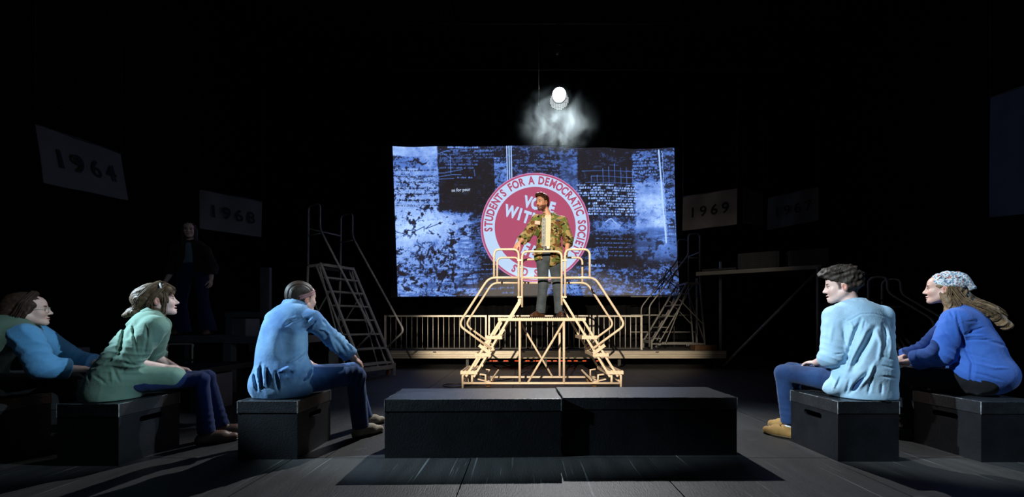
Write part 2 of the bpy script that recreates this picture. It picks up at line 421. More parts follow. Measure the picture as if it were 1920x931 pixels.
# ================================================================ projection screen
def paint_screen():
    W, H = 530, 281
    rng = np.random.RandomState(7)
    yy, xx = np.mgrid[0:H, 0:W].astype(np.float32)
    def vnoise(sx, sy, seed):
        r = np.random.RandomState(seed); gx = int(W/sx)+3; gy = int(H/sy)+3
        g = r.rand(gy, gx).astype(np.float32)
        u = xx/sx; v = yy/sy; i = u.astype(int); j = v.astype(int); fu = u-i; fv = v-j
        fu = fu*fu*(3-2*fu); fv = fv*fv*(3-2*fv)
        return (g[j, i]*(1-fu)+g[j, i+1]*fu)*(1-fv)+(g[j+1, i]*(1-fu)+g[j+1, i+1]*fu)*fv
    def fbm(sx, sy, seed, o=4):
        a = 0; t = 0; am = 1
        for k in range(o):
            a = a+am*vnoise(max(1.0, sx/2**k), max(1.0, sy/2**k), seed+k); t += am; am *= 0.6
        return a/t
    sm = lambda a, b, x: np.clip((x-a)/(b-a), 0, 1)**2*(3-2*np.clip((x-a)/(b-a), 0, 1))
    def rect(x0, y0, x1, y1, s=2.0):           # picture pixels
        x = xx+735; y = yy+272
        return sm(x0-s, x0+s, x)*(1-sm(x1-s, x1+s, x))*sm(y0-s, y0+s, y)*(1-sm(y1-s, y1+s, y))
    def blob(cx, cy, rx, ry):
        x = xx+735; y = yy+272
        return np.exp(-(((x-cx)/rx)**2+((y-cy)/ry)**2))
    n1 = fbm(18, 14, 3); n2 = fbm(7, 6, 20); n3 = fbm(30, 4, 40); n4 = vnoise(1.6, 1.6, 60); n5 = fbm(60, 45, 70)
    base = 0.10+0.12*n5
    def over(m, v):
        nonlocal base
        base = base*(1-m)+v*m
    over(rect(700, 250, 820, 410, 3), 0.66)
    over(rect(735, 268, 820, 290, 1), 0.80)
    over(rect(785, 290, 819, 330, 1), 0.70)
    over(rect(735, 290, 785, 312, 2), 0.42)
    over(rect(820, 268, 925, 398, 2), 0.03)
    over(rect(820, 268, 925, 312, 3), 0.12)
    over(rect(925, 293, 948, 400, 1), 0.52)
    over(rect(925, 268, 948, 293, 1), 0.10)
    over(rect(960, 268, 1048, 360, 2), 0.20)
    over(rect(1048, 288, 1082, 350, 2), 0.42)
    over(rect(1048, 268, 1106, 288, 3), 0.28)
    over(rect(1082, 268, 1190, 412, 2), 0.055)
    over(rect(1185, 276, 1236, 340, 2), 0.34)
    over(rect(1188, 335, 1245, 430, 5), 0.66)
    over(rect(1243, 268, 1275, 420, 3), 0.34)
    over(rect(700, 395, 885, 570, 8), 0.66)
    over(rect(880, 400, 930, 490, 8), 0.30)
    over(rect(893, 480, 1010, 570, 4), 0.035)
    over(rect(1098, 440, 1185, 480, 6), 0.07)
    over(rect(1105, 480, 1290, 500, 5), 0.16)
    over(rect(1185, 425, 1290, 485, 8), 0.48)
    over(rect(1060, 498, 1290, 560, 6), 0.36)
    over(rect(1096, 462, 1134, 484, 2), 0.52)
    over(rect(1035, 527, 1085, 548, 3), 0.58)
    base = base+0.42*blob(800, 418, 55, 22)+0.25*blob(760, 440, 40, 30)+0.5*blob(1150, 420, 36, 14)+0.30*blob(1237, 420, 16, 60)+0.22*blob(1215, 372, 22, 34)
    base = base-0.30*blob(895, 360, 40, 40)-0.25*blob(1150, 475, 60, 12)
    # gritty worn-print texture: how much of each patch is inked follows the brightness plan
    def ranked(a):
        r = np.empty(a.size, np.float32); r[np.argsort(a.ravel(), kind='stable')] = np.arange(a.size)/a.size
        return r.reshape(a.shape)
    g1 = ranked(0.42*fbm(9, 6, 300)+0.33*fbm(3.5, 2.4, 310)+0.16*vnoise(1.3, 1.3, 320)+0.20*fbm(26, 3, 330, 3))
    base = np.clip(base+0.30*(n5-0.5)*np.clip(base*3, 0, 1)+0.22*(n1-0.5)*np.clip(base*3, 0, 1), 0.0, 1.1)
    cover = np.clip(base*1.28-0.02, 0.0, 0.985)
    ink = 1-sm(cover-0.13, cover+0.13, g1)
    bright = 0.22+0.72*base+0.20*(n2-0.5)+0.12*(n4-0.5)
    L = (0.02+0.16*base)*(1-ink)+bright*ink
    soft = np.clip(0.85*rect(1185, 425, 1290, 488, 8)+0.45*rect(1190, 340, 1245, 430, 6)+0.6*rect(735, 268, 820, 290, 2)+0.5*rect(785, 290, 819, 330, 2)+0.5*rect(1048, 288, 1082, 350, 3)+0.55*blob(800, 418, 50, 18)+0.5*blob(1150, 420, 34, 14), 0, 0.9)
    L = L*(1-soft)+(base*(0.80+0.45*(n1-0.5))+0.28*(n2-0.5)*base)*soft
    dark = sm(0.565, 0.63, 0.55*n1+0.45*n2)*(rect(700, 330, 885, 570, 10)+0.8*rect(1060, 430, 1290, 570, 10))
    L = L*(1-0.93*np.clip(dark, 0, 1))
    dark2 = sm(0.52, 0.6, fbm(5, 9, 90))*rect(770, 455, 850, 545, 12)
    L = L*(1-0.9*np.clip(dark2, 0, 1))
    # horizontal ruling in the lower half
    L = L*(1-0.35*sm(0.5, 0.62, n3)*(rect(850, 410, 930, 570, 8)+rect(735, 500, 930, 570, 8)+rect(1060, 430, 1290, 570, 8)))
    # rows of illegible print
    def row(y, x0, x1, h, val, seed, dens=0.62, mode='light'):
        r = np.random.RandomState(seed); x = x0
        while x < x1:
            wl = r.randint(4, 15)
            if r.rand() < dens+0.25:
                for c in range(int(x), int(min(x1, x+wl))):
                    if r.rand() < 0.80:
                        a = int(round(y-272-h*(0.35+0.65*r.rand()))); b = int(round(y-272+0.5))
                        X = c-735
                        if 0 <= X < W and b > 0 and a < H:
                            a = max(a, 0); b = max(b, a+1)
                            if mode == 'light': L[a:b, X] = np.maximum(L[a:b, X], val*(0.7+0.5*r.rand()))
                            else: L[a:b, X] *= (1-val)
            x += wl+r.randint(1, 4)
    for k in range(12): row(344+5*k, 1078 if k < 5 else 1100, 1192, 3.2, 0.78, 100+k, 0.6)
    for k in range(7): row(276+6.2*k, 822, 925-6*k*(k > 3), 2.6, 0.34, 130+k, 0.5)
    row(276, 838, 896, 5, 0.62, 140, 0.9); row(281, 850, 925, 3, 0.45, 141)
    for k in range(7): row(318+11*k, 740, 818, 3.2, 0.8, 150+k, 0.75, 'dark')
    for k in range(5): row(446+8*k, 1112, 1180, 2.5, 0.40, 170+k, 0.8)
    for k in range(4): row(504+9*k, 1180, 1236, 4, 0.85, 180+k, 0.9, 'dark')
    for k in range(16): row(404+9.0*k, 850, 930, 2.5, 0.36, 190+k, 0.5)
    for k in range(14): row(300+9*k, 962, 1046, 2, 0.4, 220+k, 0.4)
    row(332, 855, 884, 3, 0.5, 230, 0.95); row(538, 927, 955, 3, 0.4, 231); row(547, 932, 953, 3, 0.4, 232)
    row(498, 1100, 1128, 5, 0.7, 233, 0.9)
    for k in range(6): row(293+6*k, 1186, 1232, 3, 0.55, 240+k, 0.6)
    for k in range(12): row(360+7*k, 1250, 1268, 3, 0.65, 260+k, 0.5)
    # strokes
    def stroke(pts, wdt, val):
        for (xa, ya), (xb, yb) in zip(pts[:-1], pts[1:]):
            d = np.array([xb-xa, yb-ya], np.float32); l2 = float(d@d)+1e-6
            px = xx+735-xa; py = yy+272-ya
            t = np.clip((px*d[0]+py*d[1])/l2, 0, 1)
            dist = np.hypot(px-t*d[0], py-t*d[1])
            m = np.clip(wdt-dist, 0, 1)
            L[:] = L*(1-m)+val*m
    for x in (949.4, 953.6, 957.6): stroke([(x, 268), (x-0.2, 360)], 1.35, 0.98)
    stroke([(1234.5, 276), (1238, 330), (1243, 425), (1244, 452)], 1.8, 0.97)
    for k in range(40):
        y = 278+k*4.2; x = 1240+5*k/40+rng.rand()*2
        stroke([(x, y), (x, y+2.5)], 1.2, 0.85)
    for i, x in enumerate((1107, 1118, 1129, 1140, 1151, 1162.5, 1173.5, 1185)):
        a = (326, 324, 312, 308, 302, 309, 308, 310)[i]
        stroke([(x, a), (x+0.5, 340)], 0.85, 0.60); stroke([(x+0.5, 340), (x+1, 405)], 0.6, 0.3)
    stroke([(1142, 304.5), (1158, 304.5)], 0.8, 0.55); stroke([(1090, 316), (1188, 315)], 0.85, 0.55)
    stroke([(1107, 326), (1190, 327)], 0.85, 0.58); stroke([(1096, 338), (1186, 338)], 0.8, 0.45)
    stroke([(1085, 338), (1086, 352)], 0.8, 0.5); stroke([(1115, 394), (1185, 396)], 0.6, 0.35)
    for pts in ([(776, 326), (800, 322), (830, 322), (865, 315)], [(790, 340), (815, 330), (845, 325), (862, 325)], [(797, 338), (825, 333), (848, 332)],
                [(843, 290), (843, 322)], [(815, 288), (838, 280), (880, 275)], [(826, 283), (842, 294)], [(887, 316), (888, 327)], [(805, 292), (820, 284)]):
        stroke(pts, 0.9, 0.62)
    stroke([(1131, 413), (1142, 406), (1152, 416)], 1.3, 0.9); stroke([(1131, 413), (1122, 424)], 1.0, 0.6)
    stroke([(1160, 421), (1176, 405)], 1.2, 0.05); stroke([(1152, 410), (1168, 423)], 1.0, 0.05)
    stroke([(776, 295), (790, 305)], 2.5, 0.06); stroke([(790, 305), (797, 303)], 2.0, 0.06)
    stroke([(962, 530), (962, 555)], 0.7, 0.35)
    for k in range(26):
        x = 735+rng.rand()*150; y = 350+rng.rand()*190
        stroke([(x, y), (x+rng.randn()*9, y+rng.randn()*6), (x+rng.randn()*12, y+rng.randn()*10)], 1.1, 0.05)
    for k in range(22):
        x = 1195+rng.rand()*70; y = 490+rng.rand()*60
        stroke([(x, y), (x+rng.randn()*9, y+rng.randn()*6)], 0.9, 0.06)
    L = np.clip(L, 0, 1.05)
    lo = np.array(srgb(33, 29, 30)); mid = np.array(srgb(82, 118, 196)); hi = np.array(srgb(176, 208, 255))
    t = L[..., None]
    col = np.where(t < 0.55, lo+(mid-lo)*(t/0.55)**1.5, mid+(hi-mid)*np.clip((t-0.55)/0.45, 0, 1)**1.1)
    return col.astype(np.float32)

SY = 9.6
def screen_pt(u, v, y=SY):
    tl = (735.5, 272); tr = (1264.5, 277); bl = (745, 556); br = (1275.5, 553)
    x = (tl[0]*(1-u)+tr[0]*u)*(1-v)+(bl[0]*(1-u)+br[0]*u)*v
    yy = (tl[1]*(1-u)+tr[1]*u)*(1-v)+(bl[1]*(1-u)+br[1]*u)*v
    yy += 1.6*math.sin(u*9.0+0.6)*(1-v)+0.8*math.sin(u*23)*(1-v)
    x += 2.2*math.sin(v*3.1)*(u-0.5)*-2 - 2.2*math.sin(v*PI)*(1-u)
    return at(x, yy, y)
def screen():
    col = paint_screen(); H, W, _ = col.shape
    t = thing('projection_screen', 'large hanging projection screen showing a blue collage with a red badge', 'screen', (0.25, SY, 1.6))
    off = Vector(t.location)
    us = (np.arange(W)+0.5)/W; vv = (np.arange(H)+0.5)/H
    V = np.zeros((H, W, 3), np.float32)
    # vectorised copy of screen_pt
    U, Vv = np.meshgrid(us, vv)
    x = (735.5*(1-U)+1264.5*U)*(1-Vv)+(745*(1-U)+1275.5*U)*Vv
    y = (272*(1-U)+277*U)*(1-Vv)+(556*(1-U)+553*U)*Vv
    y += 1.6*np.sin(U*9.0+0.6)*(1-Vv)+0.8*np.sin(U*23)*(1-Vv)
    x += 2.2*np.sin(Vv*3.1)*(U-0.5)*-2-2.2*np.sin(Vv*PI)*(1-U)
    V[..., 0] = (x-CX)/F0*SY-off.x; V[..., 1] = SY-off.y+0.012*np.sin(U*31+2*Vv); V[..., 2] = EYE-(y-CY)/F0*SY-off.z
    idx = np.arange(H*W).reshape(H, W)
    Q = np.stack([idx[1:, :-1], idx[1:, 1:], idx[:-1, 1:], idx[:-1, :-1]], -1).reshape(-1, 4)
    me = np_mesh('screen_cloth', V.reshape(-1, 3), Q, col.reshape(-1, 3))
    m = bpy.data.materials.new('projected_picture'); m.use_nodes = True
    N = m.node_tree.nodes; L = m.node_tree.links; b = N['Principled BSDF']
    a = N.new('ShaderNodeAttribute'); a.attribute_name = 'Col'
    b.inputs['Base Color'].default_value = (0.12, 0.12, 0.12, 1); b.inputs['Roughness'].default_value = 0.9
    b.inputs['Specular IOR Level'].default_value = 0.1
    L.new(a.outputs['Color'], b.inputs['Emission Color']); b.inputs['Emission Strength'].default_value = 1.25
    me.materials.append(m)
    link('screen_cloth', me, t)
    # unlit hem of cloth around and behind the picture
    hem = MB(); n = 40
    fr = []
    for i in range(n+1): fr.append((i/n, 0.0))
    pts_in = [screen_pt(i/n, 0) for i in range(n+1)]+[screen_pt(1, k/n) for k in range(1, n+1)]+[screen_pt(1-i/n, 1) for i in range(1, n+1)]+[screen_pt(0, 1-k/n) for k in range(1, n)]
    c = sum(pts_in, Vector())/len(pts_in)
    V = []; Fs = []
    for p in pts_in:
        V.append(p+Vector((0, 0.03, 0))-off)
        d = Vector((1 if p.x > c.x else -1, 0, 0))
        V.append(Vector((c.x+(p.x-c.x)*1.05, p.y+0.03, c.z+(p.z-c.z)*1.012))-off)
    k = len(pts_in)
    for i in range(k):
        j = (i+1) % k
        Fs.append((2*i, 2*j, 2*j+1, 2*i+1))
    Fs.append(tuple(2*i for i in range(k)))
    link('screen_hem', mesh_from('screen_hem', V, Fs, False, mat('grey_screen_hem', (0.022, 0.022, 0.022), 0.9)), t)
    top = MB().tube([screen_pt(0, 0)+Vector((-0.1, 0.05, 0.05)), screen_pt(1, 0)+Vector((0.1, 0.05, 0.05))], 0.02, 8).build('batten', M_blk, t)
    for u in (0.05, 0.35, 0.65, 0.95):
        p = screen_pt(u, 0)+Vector((0, 0.05, 0.05))
        MB().tube([p, (p.x, p.y, 8.3)], 0.003, 4).build('hanging_line', M_blk, t)
    return t

def np_mesh(name, V, Q, col=None, smooth=True):
    me = bpy.data.meshes.new(name)
    V = np.ascontiguousarray(V, np.float32); Q = np.ascontiguousarray(Q, np.int32)
    me.vertices.add(len(V)); me.vertices.foreach_set('co', V.ravel())
    me.loops.add(Q.size); me.loops.foreach_set('vertex_index', Q.ravel())
    me.polygons.add(len(Q))
    me.polygons.foreach_set('loop_start', np.arange(0, Q.size, Q.shape[1], dtype=np.int32))
    me.polygons.foreach_set('use_smooth', np.full(len(Q), smooth))
    me.update(calc_edges=True)
    if col is not None:
        a = me.color_attributes.new('Col', 'FLOAT_COLOR', 'POINT')
        cc = np.ones((len(V), 4), np.float32); cc[:, :3] = col
        a.data.foreach_set('color', cc.ravel())
    return me

def glyphs(items, name, m, parent):
    """items: (text, matrix 4x4, size, x-scale, offset): flat print, one piece per item"""
    off = parent_origin(parent); r = None
    for (s, M, size, sx, bold) in items:
        V = []; Fs = []
        cu = bpy.data.curves.new('lettering', 'FONT'); cu.body = s; cu.size = size; cu.offset = bold
        cu.align_x = 'CENTER'; cu.align_y = 'CENTER'; cu.resolution_u = 3
        o = bpy.data.objects.new('lettering_tmp', cu); C.objects.link(o)
        dg = bpy.context.evaluated_depsgraph_get(); dg.update()
        me = o.evaluated_get(dg).to_mesh()
        for v in me.vertices:
            V.append(tuple((M @ Vector((v.co.x*sx, v.co.y, v.co.z)))-off))
        for p in me.polygons: Fs.append(tuple(p.vertices))
        o.evaluated_get(dg).to_mesh_clear()
        bpy.data.objects.remove(o); bpy.data.curves.remove(cu)
        r = link(name, mesh_from(name, V, Fs, False, m), parent)
        if len(s) > 1: r['kind'] = 'stuff'
    return r

scr = screen()
S1 = SY/F0                                           # metres per picture pixel on the screen
BC = at(1003.5, 426, SY-0.02)
def disc(name, r0, r1, y, m, jag=0.0, c=BC, n=96):
    V = []; Fs = []; off = Vector(scr.location); rr = random.Random(3)
    for k in range(n):
        a = 2*PI*k/n
        j = 1+jag*rr.uniform(-1, 1)
        for r in (r0, r1*j):
            V.append((c.x+r*math.cos(a)-off.x, y-off.y, c.z+r*math.sin(a)-off.z))
    for k in range(n):
        a = 2*k; b = 2*((k+1) % n)
        Fs.append((a, a+1, b+1, b))
    return link(name, mesh_from(name, V, Fs, False, m), scr)
M_bred = emit('badge_red', srgb(184, 86, 118), 0.95)
M_bpink = emit('badge_pink', srgb(206, 140, 196), 0.95)
M_bwhite = emit('badge_white', srgb(196, 220, 252), 0.98)
disc('badge_edge', 0.001, 102*S1, SY-0.022, M_bpink, 0.003)
disc('badge_edge', 97.5*S1, 100.4*S1, SY-0.026, M_bred)
disc('badge_ring', 0.001, 98.5*S1, SY-0.024, M_bwhite)
disc('badge_face', 0.001, 75.8*S1, SY-0.026, M_bred)
def facing(px, py, y, rot):
    p = at(px, py, SY); p = Vector((p.x, y, p.z))
    return Matrix.Translation(p) @ Matrix.Rotation(PI/2, 4, 'X') @ Matrix.Rotation(rot, 4, 'Z')
txt = 'STUDENTS FOR A DEMOCRATIC SOCIETY'
wd = {'I': 0.45, ' ': 0.62, 'M': 1.22, 'A': 1.0, 'E': 0.86, 'F': 0.82, 'C': 1.0, 'O': 1.05, 'T': 0.88, 'S': 0.92}
ws = [wd.get(ch, 1.0) for ch in txt]; tot = sum(ws); a0, a1 = math.radians(186.5), math.radians(-37); acc = 0; it = []
for ch, wv in zip(txt, ws):
    ang = a0+(a1-a0)*((acc+wv/2)/tot); acc += wv
    if ch != ' ':
        it.append((ch, facing(1003.5+86.8*math.cos(ang), 426-86.8*math.sin(ang), SY-0.03, ang-PI/2), 20.5*S1, 0.76, 0.011))
for ch, ang in (('S', 243), ('D', 257), ('S', 271)):
    a = math.radians(ang)
    it.append((ch, facing(1003.5+87*math.cos(a), 426-87*math.sin(a), SY-0.03, a+PI/2), 20*S1, 0.78, 0.011))
glyphs(it, 'ring_letter', M_bred, scr)
it = []
for ch, x, y, sz, rot in (('V', 989.5, 380, 29, -12), ('O', 1004.5, 383.5, 29, -13), ('T', 1020, 387.5, 29, -14), ('E', 1034, 391, 29, -15),
                          ('W', 958, 398, 30, -14), ('I', 974.5, 403, 30, -16), ('T', 987, 408.5, 30, -18), ('H', 1003, 413, 30, -18),
                          ('Y', 1013, 437, 20, -20), ('O', 1023, 441, 20, -20), ('U', 1034, 445, 20, -20), ('R', 1045, 449, 20, -20),
                          ('F', 969.5, 460, 30, -22), ('E', 985, 467, 30, -24), ('E', 1000, 473.5, 30, -25), ('T', 1015, 480, 30, -25)):
    it.append((ch, facing(x, y, SY-0.03, math.radians(rot)), sz*S1, 0.74, 0.02))
glyphs(it, 'centre_letter', M_bwhite, scr)
M_pale = emit('projected_pale_print', srgb(190, 205, 235), 0.8)
glyphs([('se for peur', facing(864.5, 356.5, SY-0.03, math.radians(3)), 8.2*S1, 0.95, 0.003)], 'collage_lettering', M_pale, scr)

# ================================================================ year banners
def banner(c4, label, text=None, m=None, th=0.012, tsize=0.34, name='banner', dotted=False):
    tl, tr, br, bl = [Vector(p) for p in c4]
    ctr = (tl+tr+br+bl)/4
    t = thing(name, label, 'banner', (ctr.x, ctr.y, min(bl.z, br.z)))
    n, k = 14, 8; V = []; Fs = []
    nrm = (tr-tl).cross(bl-tl).normalized()
    if nrm.dot(Vector((0, 0, EYE))-ctr) < 0: nrm.negate()
    for side in (0, 1):
        for j in range(k+1):
            for i in range(n+1):
                u = i/n; v = j/k
                p = (tl*(1-u)+tr*u)*(1-v)+(bl*(1-u)+br*u)*v
                p = p+nrm*(0.012*math.sin(u*11+v*2)-side*th)
                V.append(tuple(p-Vector(t.location)))
    A = (n+1)*(k+1)
    for j in range(k):
        for i in range(n):
            a = j*(n+1)+i
            Fs.append((a, a+n+1, a+n+2, a+1)); Fs.append((A+a, A+a+1, A+a+n+2, A+a+n+1))
    link('cloth', mesh_from('cloth', V, Fs, True, m or M_banner), t)
    xax = (tr-tl).normalized(); zax = nrm; yax = zax.cross(xax)
    if text:
        it = []
        for i, ch in enumerate(text):
            u = 0.20+0.20*i; v = 0.52
            p = (tl*(1-u)+tr*u)*(1-v)+(bl*(1-u)+br*u)*v+nrm*0.02
            M = Matrix((xax, yax, zax)).transposed().to_4x4(); M.translation = p
            it.append((ch, M, tsize, 0.95, 0.006))
        glyphs(it, 'numeral', M_ink, t)
    rod = MB().tube([tl+Vector((0, 0, 0.01)), tr+Vector((0, 0, 0.01))], 0.012, 6)
    rod.build('batten', M_dull, t)
    for p in (tl, tr):
        MB().tube([p, (p.x, p.y, 8.3)], 0.003, 4).build('hanging_line', M_dull, t)
    return t
banner((at(66, 233, 4.8), at(228, 289, 6.0), at(240, 375, 6.0), at(80, 342, 4.8)), 'pale banner printed 1964 hanging on the far left', '1964')
banner((at(374, 355, 6.9), at(492, 379, 7.8), at(490, 444, 7.8), at(374, 428, 6.9)), 'dim pale banner printed 1968 above the standing woman on the left', '1968', tsize=0.32)
banner((at(1280.5, 370, 8.35), at(1382, 352.5, 7.75), at(1381.5, 420, 7.75), at(1279.5, 432.5, 8.35)), 'pale banner printed 1969 beside the right edge of the screen', '1969', tsize=0.31, m=mat('warm_lit_banner_cloth', srgb(176, 168, 154), 0.85, 0, 0.08, 5))  # paler cloth copy, warm spill light painted into its colour
banner((at(1392, 352, 8.9), at(1430, 362, 8.9), at(1430, 423, 8.9), at(1392, 418, 8.9)), 'narrow dim banner between the 1969 banner and the 1967 banner')
banner((at(1440, 372, 8.7), at(1535, 350, 8.2), at(1535, 412, 8.2), at(1438, 431, 8.7)), 'dim banner printed 1967 right of the 1969 banner', '1967', tsize=0.31)
banner((at(1857, 184, 5.0), at(1962, 148, 4.3), at(1962, 397, 4.3), at(1857, 407, 5.0)), 'tall plain blue grey banner cut by the right frame edge', m=M_bannerblue)
# ================================================================ black boxes
def seat_box(x0, x1, y0, y1, h, label, hole=None, rz=0.0, name='acting_box', group=None, cat='box'):
    """plywood box: lid band, four side panels; hole = 'x0' / 'x1' side carrying the hand hole. Built locally about its footprint centre."""
    cx, cy = (x0+x1)/2, (y0+y1)/2; hw, hd = (x1-x0)/2, (y1-y0)/2
    t = thing(name, label, cat, (cx, cy, 0), rz); t['_local'] = 1
    band = 0.085; th = 0.018
    MB().box((-hw-0.003, -hd-0.003, h-band), (hw+0.003, hd+0.003, h)).build('lid', M_lid, t, 0.004)
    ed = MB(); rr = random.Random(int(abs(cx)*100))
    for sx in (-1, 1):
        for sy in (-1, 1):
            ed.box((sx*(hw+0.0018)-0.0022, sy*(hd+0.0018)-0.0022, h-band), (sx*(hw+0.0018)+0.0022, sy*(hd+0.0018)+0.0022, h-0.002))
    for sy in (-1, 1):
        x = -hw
        while x < hw:                                    # chipped paint and painted highlights along the top edges
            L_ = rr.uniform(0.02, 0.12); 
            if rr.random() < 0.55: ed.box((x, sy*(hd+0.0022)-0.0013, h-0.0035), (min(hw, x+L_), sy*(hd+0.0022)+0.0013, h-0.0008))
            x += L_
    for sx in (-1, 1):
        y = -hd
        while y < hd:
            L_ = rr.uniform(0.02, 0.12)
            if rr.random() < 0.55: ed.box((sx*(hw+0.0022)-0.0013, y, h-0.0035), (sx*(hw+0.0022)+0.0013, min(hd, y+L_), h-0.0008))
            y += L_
    eo = ed.build('worn_edge_glint', M_edge, t); eo['kind'] = 'stuff'
    z1 = h-band-0.001
    for s, nm in ((-1, 'x0'), (1, 'x1')):
        if hole == nm:
            # strips around the slot: solid geometry with a real opening
            zc = z1-0.05; a, b = 0.062, 0.020
            x_out, x_in = s*hw, s*(hw-th); lo_, hi_ = min(x_out, x_in), max(x_out, x_in)
            mb = MB()
            mb.box((lo_, -hd, 0), (hi_, hd, zc-b)); mb.box((lo_, -hd, zc+b), (hi_, hd, z1))
            mb.box((lo_, -hd, zc-b), (hi_, -a-b, zc+b)); mb.box((lo_, a+b, zc-b), (hi_, hd, zc+b))
            for e in (-1, 1):                      # rounded slot ends
                for q in (-1, 1):
                    pts = [(e*(a+b), zc), (e*(a+b), zc+q*b)]
                    for k in range(6):
                        an = PI/2*k/5
                        pts.append((e*(a+b*math.sin(an*1.0)), zc+q*b*math.cos(an)))
                    m_ = len(pts); i0 = len(mb.V)
                    for xx_ in (lo_, hi_):
                        for p in pts: mb.V.append(Vector((xx_, p[0], p[1])))
                    mb.F.append(tuple(i0+k for k in range(m_))); mb.F.append(tuple(i0+m_+k for k in reversed(range(m_))))
                    mb.smooth += [False, False]
                    for k in range(m_):
                        mb.F.append((i0+k, i0+m_+k, i0+m_+(k+1) % m_, i0+(k+1) % m_)); mb.smooth.append(False)
            mb.build('side_panel', M_box, t)
        else:
            MB().box((min(s*hw, s*(hw-th)), -hd, 0), (max(s*hw, s*(hw-th)), hd, z1)).build('side_panel', M_box, t)
    for s in (-1, 1):
        MB().box((-hw+th, min(s*hd, s*(hd-th)), 0), (hw-th, max(s*hd, s*(hd-th)), z1)).build('end_panel', M_box, t)
    return t
seat_box(-0.955, 0.262, 2.585, 3.02, 0.405, 'long black bench box, left one of the pair front centre', rz=0.020, name='bench_box', cat='bench')
seat_box(0.283, 1.508, 2.628, 3.06, 0.408, 'long black bench box, right one of the pair front centre', rz=0.006, name='bench_box', cat='bench')
seat_box(-1.945, -1.54, 2.55, 2.99, 0.40, 'black seat box with hand hole under the man in the headband', 'x1')
seat_box(2.12, 2.53, 2.51, 2.95, 0.405, 'black seat box with hand hole under the curly haired man', 'x0')
seat_box(-3.03, -2.63, 2.43, 2.86, 0.405, 'black seat box under the woman in the green shirt', 'x1')
seat_box(3.07, 3.49, 2.50, 2.93, 0.405, 'black seat box under the woman in the head scarf', 'x0')
seat_box(-4.02, -3.60, 2.40, 2.85, 0.405, 'black seat box under the woman in glasses, at the left frame edge')

